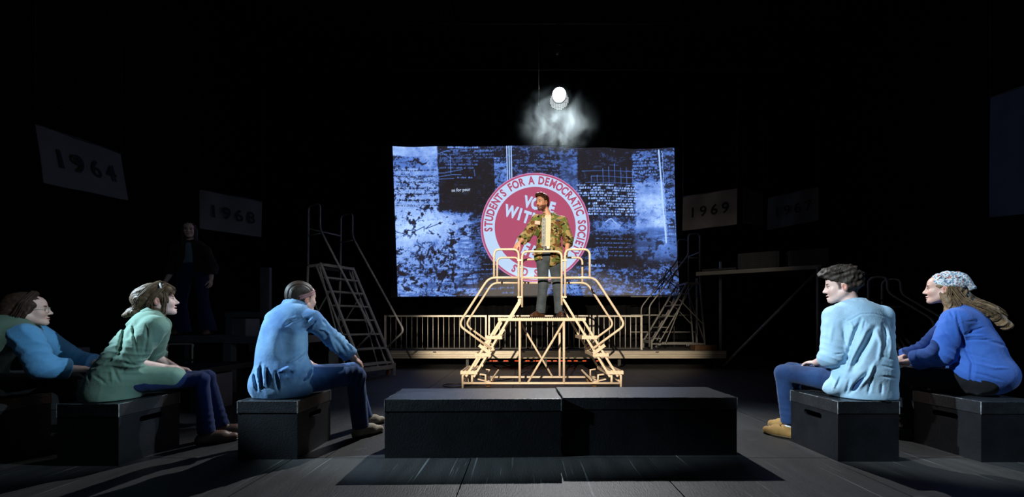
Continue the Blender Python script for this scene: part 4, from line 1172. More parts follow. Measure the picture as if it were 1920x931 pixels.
def head_color(H, V, skin=(1, 1, 1), lip=(0.75, 0.42, 0.42), brow=(0.12, 0.08, 0.06), beard=None, rosy=0.12, scalp=None):
    q = H.loc(V); f, l, u = q[:, 0], q[:, 1], q[:, 2]
    col = np.ones((len(V), 3))*A3(skin)
    def mix(m, c):
        nonlocal col
        m = np.clip(m, 0, 1)[:, None]; col = col*(1-m)+A3(c)*m
    el = lambda c, r: 1-np.sqrt(((f-c[0])/r[0])**2+((np.abs(l)-c[1])/r[1])**2+((u-c[2])/r[2])**2)
    mix(rosy*3*el((0.07, 0.04, -0.035), (0.04, 0.03, 0.03)), (1, 0.62, 0.58))
    mix(0.5*3*el((-0.016, 0.08, -0.01), (0.03, 0.02, 0.04)), (1, 0.66, 0.58))
    if beard is not None:
        line = -0.032-0.25*np.clip(f, 0, 0.09)
        m = np.clip((line-u)/0.012, 0, 1)*np.clip((f+0.012)/0.01, 0, 1)*np.clip((u+0.15)/0.02, 0, 1)
        m = np.maximum(m, np.clip(6*el((0.095, 0, -0.052), (0.03, 0.028, 0.008)), 0, 1))
        m = np.maximum(m, np.clip((0.03-u)/0.01, 0, 1)*np.clip(1-np.abs(f-0.008)/0.014, 0, 1)*(np.abs(l) > 0.04)*(u > -0.06))
        mix(0.92*m, beard)
    if scalp is not None:
        m = np.clip((u+0.034)/0.012, 0, 1)*np.clip((0.026+0.35*np.clip(u, 0, 0.1)-f)/0.010, 0, 1)*(np.abs(l) > 0.035)*np.clip((f+0.13)/0.02, 0, 1)*((f > 0.004) | (u > 0.03) | (f < -0.04))
        mix(0.9*m, scalp)
    mix(5*el((0.09, 0, -0.071), (0.022, 0.024, 0.012)), lip)
    mix(9*el((0.085, 0, -0.0712), (0.03, 0.020, 0.0028)), (0.10, 0.04, 0.04))
    mix(6*el((0.083, 0.033, 0.023), (0.03, 0.021, 0.0062)), brow)
    mix(6*el((0.085, 0.031, -0.003), (0.022, 0.0145, 0.0085)), (0.85, 0.85, 0.85))
    mix(8*el((0.087, 0.030, -0.003), (0.02, 0.0088, 0.0075)), (0.03, 0.02, 0.02))
    mix(6*el((0.085, 0.032, 0.004), (0.030, 0.021, 0.0036)), (0.07, 0.04, 0.035))
    mix(8*el((0.106, 0.009, -0.042), (0.012, 0.005, 0.004)), (0.25, 0.12, 0.1))
    return col

def add_hand(F, w, d, pn, th, curl=0.5, sc=1.0):
    """wrist w, direction d, palm normal pn (the side fingers close to), thumb side th"""
    w = A3(w); d = nv(d); pn = A3(pn); pn = nv(pn-d*float(pn@d)); a = nv(np.cross(d, pn))
    if float(a@A3(th)) < 0: a = -a
    F.ell(w+d*0.045*sc, np.stack([d, a, pn]), [0.052*sc, 0.040*sc, 0.017*sc], 0.012)
    for i, (off, L) in enumerate(((0.028, 0.078), (0.010, 0.086), (-0.009, 0.080), (-0.027, 0.064))):
        p = w+d*(0.082-0.004*abs(i-1))*sc+a*off*sc; dd = d+a*0.06*(1.2-i); ang = 0.25+curl*0.5
        for sfr, r in ((0.45, 0.0092), (0.32, 0.0085), (0.25, 0.0075)):
            v = nv(nv(dd)*math.cos(ang)+pn*math.sin(ang)); q = p+v*L*sfr*sc
            F.cone(p, q, r*sc, r*0.93*sc, 0.004); p = q; ang += curl*0.75
    p = w+d*0.022*sc+a*0.026*sc
    v = nv(d*0.72+a*0.62+pn*0.25)
    for L, r in ((0.042, 0.0125), (0.033, 0.0105), (0.027, 0.009)):
        q = p+v*L*sc; F.cone(p, q, r*sc, r*0.9*sc, 0.005); p = q; v = nv(v+d*0.25+pn*0.25*curl-a*0.12)

def emit_mesh(name, F, m, parent, colfn=None):
    V, Q = F.mesh(); off = np.array(parent_origin(parent))
    col = colfn(V) if colfn else None
    me = np_mesh(name, V-off, Q, col); me.materials.append(m)
    return link(name, me, parent)

def spine(P):
    s = nv(P['N']-P['P']); f = A3(P['tf']); f = nv(f-s*float(f@s)); l = np.cross(s, f)
    return s, f, l, float(np.linalg.norm(P['N']-P['P']))

def torso_prims(F, P, w, g, loose=0.0, b=0.04, k=0.06):
    s, f, l, T = spine(P); R = np.stack([l, f, s]); p = P['P']
    F.ell(p+s*0.86*T-f*b*0.5, R, [0.165*w+g, 0.092*w+g, 0.11+g], k)
    F.ell(p+s*0.62*T-f*b, R, [0.165*w+g, 0.112*w+g, 0.19+g], k)
    F.ell(p+s*0.30*T-f*b*0.9, R, [0.145*w+g+loose, 0.108*w+g+loose, 0.18+g], k)
    F.ell(p+s*0.02, R, [0.170*w+g+loose, 0.130*w+g+loose, 0.13+g], k)
    for q in ('SR', 'SL'):
        F.cone(P['N']-s*0.04-f*0.01, P[q], 0.062*w+g*0.6, 0.056*w+g, 0.05)

def person(name, label, P, st):
    """P: joints; st: style. Returns the top-level empty with body, clothes and hair as parts."""
    for k in list(P):
        if k not in ('H',): P[k] = A3(P[k])
    H = P['H']; w = st.get('w', 1.0); hd = st.get('h', 0.008); hf = st.get('hf', 0.0036)
    base = st['base']
    t = thing(name, label, 'person', base)
    joints = [P[k] for k in ('P', 'N', 'SR', 'SL', 'ER', 'EL', 'WR', 'WL', 'KR', 'KL', 'AR', 'AL')]+[H.c]
    lo = np.min(joints, 0)-0.26; hi = np.max(joints, 0)+0.26; lo[2] = max(lo[2], base[2]-0.02)
    fine = [(H.c-0.15*H.s, H.c+0.16*H.s, hf)]
    for q in st.get('fine_hands', ('R', 'L')):
        hp = P['W'+q]+nv(P['D'+q])*0.07; fine.append((hp-0.11, hp+0.11, st.get('hh', 0.005)))
    # ---- body
    F = Field(lo, hi, hd, fine)
    torso_prims(F, P, w, -0.030, 0, b=st.get('b', 0.04), k=0.05)
    F.cone(H.p(-0.028, 0, -0.050), P['N']-spine(P)[0]*0.03, 0.050*w, 0.060*w, 0.03)
    add_head(F, H, st.get('female', False), st.get('mouth', 0.0), st.get('nose', 1.0))
    for q in ('R', 'L'):
        F.cone(P['S'+q], P['E'+q], 0.047*w, 0.041*w, 0.03)
        F.cone(P['E'+q], P['W'+q], 0.042*w, 0.028*w, 0.02)
        add_hand(F, P['W'+q], P['D'+q], P['PN'+q], P['TH'+q], st.get('curl', 0.5), st.get('hand', 0.95)*(0.9 if w < 0.95 else 1))
        F.cone(P['H'+q], P['K'+q], 0.075*w, 0.052*w, 0.04)
        F.cone(P['K'+q], P['A'+q], 0.050*w, 0.035*w, 0.03)
        F.cone(P['A'+q]+A3((0, 0, -0.03)), P['A'+q]+nv(P['T'+q])*0.14+A3((0, 0, -0.05)), 0.034, 0.026, 0.02)
    body = emit_mesh('body', F, st['skin'], t, lambda V: head_color(H, V, **st.get('face', {})))
    s, f, l, T = spine(P)
    # ---- trousers
    g = st.get('tg', 0.016)
    allk = [P[k] for k in ('P', 'HR', 'HL', 'KR', 'KL', 'AR', 'AL')]
    F = Field(np.min(allk, 0)-0.24, np.max(allk, 0)+0.24, 0.008 if hd < 0.01 else hd)
    R = np.stack([l, f, s])
    F.ell(P['P']+s*0.0, R, [0.172*w+g, 0.135*w+g, 0.12+g], 0.05)
    hem = st.get('hem', 0.045); fl = st.get('flare', 0.052)
    for q in ('R', 'L'):
        h_, k_, a_ = P['H'+q], P['K'+q], P['A'+q]; d = nv(a_-k_)
        F.cone(h_, k_, 0.086*w+g, 0.056*w+g, 0.045)
        F.cone(k_, a_-d*hem+d*0.10, 0.056*w+g, fl+g*0.5, 0.03, cuts=[(a_-d*hem+d*0.045, d)])
    fo = []
    for q in ('R', 'L'):
        fo.append((P['K'+q], 0.13, nv(P['K'+q]-P['H'+q])+nv(P['A'+q]-P['K'+q])*0.3, 0.045, 0.007, 1))
        fo.append((P['A'+q]+A3((0, 0, 0.10)), 0.10, (0.2, 0.1, 1), 0.05, 0.006, 4))
        fo.append((P['H'+q], 0.14, nv(P['K'+q]-P['H'+q])+A3((0, 0, 0.5)), 0.05, 0.008, 2))
    F.displace(folds(fo))
    F.cut((0, 0, base[2]+st.get('sit', 0.0)), (0, 0, -1)) if st.get('sitcut_all') else None
    tr = emit_mesh('trousers', F, st['trousers'], t)
    # ---- shoes and socks
    for q in ('R', 'L'):
        a_ = P['A'+q]; d = A3(P['T'+q]); d[2] = 0; d = nv(d); z0 = base[2]; sd = np.cross((0, 0, 1), d)
        g0 = A3((a_[0], a_[1], z0)); up = A3((0, 0, 1))
        for part, inf, z1, z2, mt in (('shoe', 0.0, 0.016, 0.2, st['shoe']), ('sole', 0.005, 0.0, 0.018, st['sole'])):
            F = Field(g0-A3((0.25, 0.25, 0.02)), g0+A3((0.25, 0.25, 0.16)), 0.0045)
            F.cone(g0-d*0.035+up*0.040, g0+d*0.09+up*0.040, 0.037+inf, 0.044+inf, 0.02)
            F.cone(g0+d*0.09+up*0.036, g0+d*0.165+up*0.030, 0.044+inf, 0.034+inf, 0.02)
            if part == 'shoe':
                F.cone(g0-d*0.015+up*0.05, g0-d*0.005+up*0.105, 0.040, 0.040, 0.02, cuts=[(g0+up*0.098, (0, 0, 1))])
                F.cone(g0+d*0.02+up*0.075, g0+d*0.10+up*0.062, 0.028, 0.024, 0.03)
            F.cut(g0+up*z1, (0, 0, -1), 0.003); F.cut(g0+up*z2, (0, 0, 1), 0.003)
            o = emit_mesh(part, F, mt, t if part == 'shoe' else shoe)
            if part == 'shoe':
                shoe = o
                la = MB()
                for k in range(4):
                    c = g0+d*(0.035+0.022*k)+up*(0.106-0.008*k)
                    la.tube([Vector(c-sd*0.02-up*0.006), Vector(c+up*0.002+d*0.004), Vector(c+sd*0.02-up*0.006)], 0.0028, 6)
                for e in (-1, 1):
                    c = g0+d*0.035+up*0.106
                    la.tube([Vector(c), Vector(c+sd*e*0.02+up*0.008+d*0.01), Vector(c+sd*e*0.04-up*0.01+d*0.02), Vector(c+sd*e*0.02-up*0.004+d*0.03)], 0.0024, 6)
                la.build('laces', st.get('lace', st['sole']), shoe)
        MB().tube([Vector(a_+A3((0, 0, 0.09))), Vector(A3((a_[0], a_[1], z0+0.05)))], 0.038*w, 12).build('sock', st['sock'], t)
    return t, body, tr

def shirt(t, P, w, m, name='shirt', g=0.010, loose=0.02, cuff=(0.35, 0.35), fo=(), extra=None, h=0.0065, sleeve=0.016, b=0.04, cut=None, sleeves=True, rolled=True, neckcut=True, zmin=None, pxf=(), ks=0.030):
    s, f, l, T = spine(P)
    keys = ['P', 'N', 'SR', 'SL', 'ER', 'EL', 'WR', 'WL'] if sleeves else ['P', 'N', 'SR', 'SL']
    jo = [P[k] for k in keys]
    F = Field(np.min(jo, 0)-0.27, np.max(jo, 0)+0.22, h)
    torso_prims(F, P, w, g, loose, b)
    if sleeves:
        for q, cf in zip(('R', 'L'), cuff):
            S_, E_, W_ = P['S'+q], P['E'+q], P['W'+q]; d = nv(W_-E_); c = E_+(W_-E_)*cf
            F.cone(S_, E_, 0.052*w+sleeve, 0.046*w+sleeve, ks)
            F.cone(E_, c+d*0.08, 0.047*w+sleeve, 0.042*w+sleeve, min(ks, 0.03), cuts=[(c, d)])
            if rolled:
                F.cone(c-d*0.035, c+d*0.03, 0.048*w+sleeve, 0.047*w+sleeve, 0.006, cuts=[(c+d*0.004, d), (c-d*0.045, -d)])
    if extra: extra(F)
    lst = list(fo)
    if sleeves:
        for i, q in enumerate(('R', 'L')):
            ax = nv(P['E'+q]-P['S'+q])
            lst.append((P['E'+q], 0.11, ax+0.4*f, 0.042, 0.010, 5+i))
            lst.append((P['S'+q]+0.1*ax, 0.12, ax*0.5+l*(0.6 if q == 'L' else -0.6), 0.06, 0.009, 6+i))
    F.displace(folds(lst))
    if pxf: F.displace(creases(pxf), 0.07)
    if cut:
        for (p, n) in cut: F.cut(p, n)
    if zmin is not None: F.cut((0, 0, zmin), (0, 0, -1))
    return emit_mesh(name, F, m, t)

def collar(t, P, H, m, r=0.066, hgt=0.04, tilt=0.02, par=None, name='collar', op=0.6):
    """stand and fall collar as a bent strip round the neck, open at the front"""
    s, f, l, T = spine(P); c = P['N']+s*0.005-f*0.004
    V = []; Fs = []; n = 28
    for i in range(n+1):
        a = op+(2*PI-2*op)*i/n
        d = f*math.cos(a)+l*math.sin(a)
        for (rr, zz) in ((r+0.012, -0.012), (r, hgt), (r+0.006, hgt+0.004), (r+0.026, -0.004), (r+0.022, -0.014)):
            V.append(c+d*rr*(1.12 if abs(math.sin(a)) > 0.5 else 1.0)+s*(zz-tilt*math.cos(a)))
    for i in range(n):
        for k in range(5):
            a = i*5+k; b_ = i*5+(k+1) % 5
            Fs.append((a, a+5, b_+5, b_))
    off = np.array(parent_origin(t))
    o = link(name, mesh_from(name, [tuple(v-off) for v in V], Fs, True, m), t)
    return o

def hair_mesh(t, H, m, prims, cuts=(), amp=0.003, freq=120, h=0.005, name='hair', strands=None, subs=(), ext=0.2):
    s = H.s; F = Field(H.c-ext*1.0-0.05, H.c+ext*0.9, h)
    for pr in prims:
        if pr[0] == 'e': F.ell(H.p(*pr[1]), H.R, [x*s for x in pr[2]], (pr[3] if len(pr) > 3 else 0.02)*s)
        elif pr[0] == 'c': F.cone(H.p(*pr[1]), H.p(*pr[2]), pr[3]*s, pr[4]*s, (pr[5] if len(pr) > 5 else 0.02)*s)
        elif pr[0] == 'w': F.cone(pr[1], pr[2], pr[3], pr[4], 0.02, squash=pr[5] if len(pr) > 5 else None)
    for (c, n) in cuts: F.cut(H.p(*c), H.d(*n), 0.010)
    for (c, r) in subs: F.ell(H.p(*c), H.R, [x*s for x in r], 0.010*s, 's')
    def fn(P):
        q = H.loc(P)
        if strands is None: return amp*wob(P, freq, 1)+amp*0.5*wob(P, freq*2.1, 2)
        a = np.array(strands); u = q@a
        return amp*np.sin(u*freq+2.0*wob(P, 9, 1))+amp*0.6*np.sin(u*freq*2.3+3*wob(P, 12, 2))
    F.displace(fn, 0.03)
    return emit_mesh(name, F, m, t)
def hair_mat(name, c, stretch=(1, 1, 1), rough=0.45):
    return mat(name, c, max(rough, 0.55), 0, 0.45, 45, 0.25, 120, stretch=stretch, spec=0.25)

def strands(t, m, guides, r=0.0028, name='hair_strands', seed=1, wave=0.006):
    """real hair strands: jittered tubes following guide curves; guides: (points, count, spread at root, spread at tip)"""
    rr = random.Random(seed); mb = MB()
    for (pts, n, s0, s1) in guides:
        G = rounded([Vector(p) for p in pts], 0.08, 4)
        for k in range(int(n*1.6)):
            o = Vector((rr.gauss(0, 1), rr.gauss(0, 1), rr.gauss(0, 1))); o2 = Vector((rr.gauss(0, 1), rr.gauss(0, 1), rr.gauss(0, 1)))
            if o.length > 1.6: o *= 1.6/o.length
            e = rr.uniform(0.75, 1.0); m_ = len(G); ph = rr.uniform(0, 6.28); out = []; R = []
            for i, g in enumerate(G):
                u = i/(m_-1)
                if u > e: break
                p = g+o*(s0*(1-u)+s1*u)+o2*(0.25*s1*u)+Vector((math.sin(9*u+ph), math.cos(7*u+ph*2), math.sin(8*u+ph*3)))*wave*u
                out.append(p); R.append(r*(1.0-0.75*u/e))
            if len(out) > 2: mb.tube(out, R, 5, caps=False)
    o = mb.build(name, m, t); o['kind'] = 'stuff'; return o
# ---------------------------------------------------------------- cloth, skin and hair materials
SK = dict(
    a=skin_mat('fair_skin', srgb(206, 164, 148)), b=skin_mat('warm_skin', srgb(214, 160, 132)), c=skin_mat('pale_skin', srgb(216, 180, 168)))
D_mid = denim('mid_denim_shirt', srgb(124, 164, 198), srgb(66, 106, 158), 5.5)
D_light = denim('pale_chambray', srgb(178, 206, 224), srgb(150, 188, 216), 5)
D_blue = denim('strong_blue_cotton', srgb(66, 108, 188), srgb(46, 84, 162), 4)
D_sky = denim('sky_blue_cotton', srgb(96, 158, 204), srgb(78, 138, 190), 5)
D_green = denim('sage_green_cotton', srgb(116, 146, 130), srgb(88, 118, 104), 5)
D_olive = denim('olive_vest_cotton', srgb(96, 118, 104), srgb(76, 98, 86), 5)
J_blue = denim('blue_jeans', srgb(52, 88, 140), srgb(30, 58, 102), 8)
J_dark = denim('dark_jeans', srgb(30, 46, 88), srgb(22, 34, 66), 6)
J_navy = denim('navy_jeans', srgb(26, 46, 92), srgb(20, 36, 74), 6)
J_grey = denim('charcoal_jeans', srgb(80, 90, 98), srgb(56, 66, 74), 8)
J_black = denim('black_trousers', srgb(20, 20, 24), srgb(14, 14, 18), 6)
T_cream = denim('cream_tee', srgb(232, 214, 184), srgb(222, 202, 170), 5)
D_strip = denim('grey_denim_placket', srgb(168, 174, 176), srgb(138, 146, 150), 12)
S_tan = mat('tan_suede', srgb(146, 108, 54), 0.8, 0, 0.12, 20, 0.3, 120)
S_sand = mat('sand_canvas', srgb(168, 158, 138), 0.8, 0, 0.12, 20, 0.3, 120)
S_brown = mat('brown_leather', srgb(72, 46, 28), 0.4, 0, 0.25, 12, 0.1, 60)
S_dark = mat('dark_leather', srgb(34, 26, 22), 0.45, 0, 0.2, 12)
S_dullbrown = mat('dull_brown_leather', srgb(96, 68, 54), 0.5, 0, 0.2, 12)
S_crepe = mat('crepe_sole', srgb(120, 96, 64), 0.7, 0, 0.1, 12)
S_white = mat('white_sock', srgb(222, 222, 232), 0.85, 0, 0.05, 40, 0.3, 160)
S_black = mat('black_sock', (0.01, 0.01, 0.012), 0.85)

def camo():
    m = bpy.data.materials.new('woodland_camouflage'); m.use_nodes = True
    nt = m.node_tree; N = nt.nodes; L = nt.links; b = N['Principled BSDF']
    b.inputs['Roughness'].default_value = 0.85; b.inputs['Specular IOR Level'].default_value = 0.2
    tc = N.new('ShaderNodeTexCoord'); src = None
    def layer(col, scale, lo, hi, off, st=(1, 1, 1.5)):
        nonlocal src
        mp = N.new('ShaderNodeMapping'); mp.inputs['Location'].default_value = off; mp.inputs['Scale'].default_value = st
        L.new(tc.outputs['Object'], mp.inputs['Vector'])
        nz = N.new('ShaderNodeTexNoise'); nz.inputs['Scale'].default_value = scale; nz.inputs['Detail'].default_value = 2.5; nz.inputs['Distortion'].default_value = 0.6
        L.new(mp.outputs[0], nz.inputs['Vector'])
        r = N.new('ShaderNodeMapRange'); r.inputs[1].default_value = lo; r.inputs[2].default_value = hi
        L.new(nz.outputs['Fac'], r.inputs[0])
        mx = N.new('ShaderNodeMix'); mx.data_type = 'RGBA'; mx.inputs[7].default_value = (*col, 1)
        if src is None: mx.inputs[6].default_value = (*srgb(170, 148, 100), 1)
        else: L.new(src, mx.inputs[6])
        L.new(r.outputs[0], mx.inputs[0]); src = mx.outputs[2]
    layer(srgb(102, 116, 60), 9, 0.50, 0.53, (0, 0, 0))
    layer(srgb(112, 78, 46), 8, 0.55, 0.58, (3, 5, 1))
    layer(srgb(28, 26, 20), 11, 0.60, 0.62, (7, 2, 9))
    L.new(src, b.inputs['Base Color'])
    return m
M_camo = camo()

def scarf_mat():
    m = mat('floral_scarf_cotton', srgb(196, 204, 208), 0.8, 0, 0.1, 20)
    nt = m.node_tree; N = nt.nodes; L = nt.links; b = N['Principled BSDF']
    src = b.inputs['Base Color'].links[0].from_socket
    tc = N.new('ShaderNodeTexCoord')
    for col, sc, lo, off in ((srgb(72, 112, 150), 80, 0.54, 0), (srgb(170, 84, 60), 70, 0.58, 3), (srgb(40, 44, 54), 90, 0.58, 7)):
        mp = N.new('ShaderNodeMapping'); mp.inputs['Location'].default_value = (off, off*2, off)
        L.new(tc.outputs['Object'], mp.inputs['Vector'])
        nz = N.new('ShaderNodeTexNoise'); nz.inputs['Scale'].default_value = sc; nz.inputs['Detail'].default_value = 3
        L.new(mp.outputs[0], nz.inputs['Vector'])
        r = N.new('ShaderNodeMapRange'); r.inputs[1].default_value = lo; r.inputs[2].default_value = lo+0.03
        L.new(nz.outputs['Fac'], r.inputs[0])
        mx = N.new('ShaderNodeMix'); mx.data_type = 'RGBA'; mx.inputs[7].default_value = (*col, 1)
        L.new(src, mx.inputs[6]); L.new(r.outputs[0], mx.inputs[0]); src = mx.outputs[2]
    L.new(src, b.inputs['Base Color'])
    return m
M_scarf = scarf_mat()
H_dark = hair_mat('dark_brown_hair', srgb(46, 36, 30)); H_curl = hair_mat('curly_dark_hair', srgb(52, 44, 38), rough=0.6)
H_brown = hair_mat('light_brown_hair', srgb(96, 76, 57)); H_fair = hair_mat('long_fair_brown_hair', srgb(122, 98, 72))
H_chest = hair_mat('chestnut_hair', srgb(74, 46, 28)); H_glass = hair_mat('long_dark_hair', srgb(58, 42, 34))
EAR = [((0.004, q*0.088, -0.016), (0.026, 0.026, 0.036)) for q in (-1, 1)]

# ================================================================ man in the headband, left of centre
P = dict(P=(-1.745, 2.745, .545), N=(-1.75, 2.865, 1.02), tf=(.3, .95, 0), SR=(-1.575, 2.80, .955), SL=(-1.92, 2.91, .96),
         ER=(-1.475, 2.965, .775), WR=(-1.385, 3.055, .645), EL=(-2.0, 3.08, .70), WL=(-1.86, 3.26, .58),
         DR=(.5, .5, -.55), PNR=(-.3, .3, -.9), THR=(-.8, .5, 0), DL=(.8, .1, -.3), PNL=(0, 0, -1), THL=(0, -1, 0),
         HR=(-1.69, 2.70, .505), HL=(-1.80, 2.85, .505), KR=(-1.345, 3.0, .51), KL=(-1.50, 3.27, .51),
         AR=(-1.33, 3.06, .095), AL=(-1.42, 3.36, .095), TR=(.66, .75, 0), TL=(.6, .8, 0))
P['H'] = Head((-1.725, 2.925, 1.125), (.42, .90, .03), (.1, .05, 1), 0.98)
t, body, tr = person('person', 'man in a mauve headband and blue denim shirt seated on a box, back to us', P,
    dict(base=(-1.74, 2.77, 0), w=1.0, skin=SK['a'], trousers=J_blue, shoe=S_sand, sole=S_dark, sock=S_black, lace=S_sand, face=dict(scalp=(0.05, 0.035, 0.03)), fine_hands=('R',), hem=0.03))
def ex(F):
    s, f, l, T = spine(P); R = np.stack([l, f, s])
    F.ell((-1.86, 2.68, .50), np.eye(3), [0.085, 0.10, 0.10], 0.06)
    F.ell(P['P']-f*0.03+A3((0, 0, -0.09)), np.eye(3), [0.195, 0.150, 0.15], 0.05)
    F.cone((-1.68, 2.68, .58), (-1.60, 2.74, .47), 0.09, 0.06, 0.05)
l_ = nv((-.95, .3, 0))
shirt(t, P, 1.0, D_mid, g=0.012, loose=0.024, cuff=(0.80, 0.5), extra=ex, b=0.06, zmin=0.402, h=0.0055, pxf=[([(542.8, 609.3), (532.7, 641.2), (537.0, 676.0)], 16.1, -0.0263), ([(595.0, 632.5), (602.3, 655.7)], 5.8, -0.0405), ([(490.6, 681.8), (489.2, 728.2)], 3.7, -0.0243), ([(503.7, 690.5), (499.9, 725.3)], 3.4, -0.0243), ([(476.1, 696.3), (482.5, 731.1)], 3.7, -0.0243), ([(516.7, 696.3), (522.5, 734.0)], 3.4, -0.0203), ([(496.4, 684.7), (495.0, 725.3)], 3.4, 0.0203), ([(481.9, 690.5), (485.4, 731.1)], 3.4, 0.0162), ([(524.0, 696.3), (545.7, 687.6)], 4.0, 0.0243), ([(534.1, 705.0), (551.5, 696.3)], 3.4, -0.0203), ([(573.3, 702.1), (586.3, 689.1)], 3.0, -0.0243), ([(564.6, 718.1), (585.7, 696.3)], 3.0, -0.0203), ([(577.6, 710.8), (589.2, 696.3)], 2.8, 0.0162), ([(650.1, 644.1), (659.4, 656.3)], 2.8, -0.0182), ([(624.0, 629.6), (638.5, 644.1), (650.1, 664.4)], 3.4, -0.0162), ([(615.3, 618.0), (624.0, 647.0), (635.6, 667.3)], 3.7, 0.0162), ([(574.7, 655.7), (551.5, 673.1), (537.0, 681.8)], 3.4, 0.0121), ([(571.8, 664.4), (554.4, 678.9)], 2.8, -0.0121), ([(561.4, 617.5), (578.2, 602.8), (590.7, 593.8)], 2.8, 0.0162), ([(571.2, 621.0), (586.6, 606.3), (592.8, 599.3)], 2.5, -0.0203), ([(531.4, 611.2), (547.5, 599.3), (564.2, 593.8)], 3.0, -0.0182), ([(553.1, 610.5), (569.8, 599.3), (578.2, 595.2)], 2.5, -0.0162), ([(581.0, 616.1), (590.7, 604.9)], 2.3, 0.0142), ([(541.9, 600.7), (558.6, 592.4)], 2.5, 0.0121), ([(603.3, 599.3), (611.7, 610.5)], 2.3, -0.0121), ([(615.9, 602.1), (625.6, 616.1)], 2.3, -0.0121), ([(597.7, 616.1), (608.9, 617.5), (618.7, 625.9)], 2.3, 0.0121)], fo=[])
collar(t, P, P['H'], D_mid, r=0.066, hgt=0.058, tilt=0.012)
hair_mesh(t, P['H'], H_dark, [('e', (-0.022, 0, 0.042), (0.106, 0.085, 0.096)), ('e', (-0.075, 0, -0.005), (0.045, 0.062, 0.065), 0.03)],
          cuts=[((0.046, 0, 0.05), (0.86, 0, -0.5)), ((0, 0, -0.085), (0.3, 0, -1))], subs=EAR, amp=0.0022, freq=190, strands=(0.3, 0.95, 0.1))
hair_mesh(t, P['H'], H_dark, [('c', (-0.105, 0, -0.045), (-0.135, 0.01, -0.085), 0.020, 0.011), ('c', (-0.135, 0.01, -0.085), (-0.140, 0.02, -0.12), 0.012, 0.005)], amp=0.002, freq=300, strands=(0, 1, 0), name='ponytail', h=0.004)
M_band = denim('mauve_headband_cloth', srgb(150, 112, 110), srgb(120, 86, 86), 20)
n_ = nv((-0.36, 0, 0.93)); bc = A3((0.0, 0, 0.030))
hair_mesh(t, P['H'], M_band, [('e', (-0.016, 0, 0.040), (0.110, 0.0885, 0.099))], cuts=[(bc+n_*0.018, n_), (bc-n_*0.018, -n_)], amp=0.002, freq=260, strands=n_, name='headband', h=0.004)

# ================================================================ curly haired man on the right
P = dict(P=(2.43, 2.66, .545), N=(2.44, 2.765, 1.05), tf=(-.12, .99, 0), SR=(2.60, 2.71, .985), SL=(2.285, 2.735, .985),
         EL=(2.212, 2.675, .685), WL=(2.285, 2.90, .625), ER=(2.73, 2.82, .68), WR=(2.50, 2.98, .64),
         DL=(-.1, .95, -.1), PNL=(0, 0, -1), THL=(1, 0, 0), DR=(-.6, .7, -.2), PNR=(0, 0, -1), THR=(-1, 0, 0),
         HL=(2.34, 2.63, .505), HR=(2.50, 2.73, .505), KL=(2.125, 3.03, .525), KR=(2.29, 3.18, .525),
         AL=(2.16, 3.02, .095), AR=(2.33, 3.22, .095), TL=(-.55, .83, 0), TR=(-.5, .85, 0))
P['H'] = Head((2.392, 2.80, 1.205), (-.78, .62, -.06), (-.03, .03, 1), 0.98)
t, body, tr = person('person', 'curly haired man in a pale blue denim shirt and jeans seated on a box', P,
    dict(base=(2.40, 2.72, 0), w=1.0, skin=SK['c'], trousers=denim('deep_blue_jeans', srgb(40, 66, 108), srgb(24, 44, 80), 8), tg=0.010, shoe=S_tan, sole=S_crepe, sock=S_white, lace=S_brown, mouth=0.006, face=dict(brow=(0.08, 0.06, 0.05), scalp=(0.07, 0.055, 0.05)), fine_hands=('L',), hem=0.075))
def ex(F):
    s, f, l, T = spine(P); R = np.stack([l, f, s])
    F.ell(P['P']+A3((0.0, -0.01, -0.11)), np.eye(3), [0.195, 0.150, 0.17], 0.05)
    F.cone((2.33, 2.60, .60), (2.205, 2.66, .47), 0.07, 0.05, 0.04, squash=((-.5, .86, 0), 1.2))
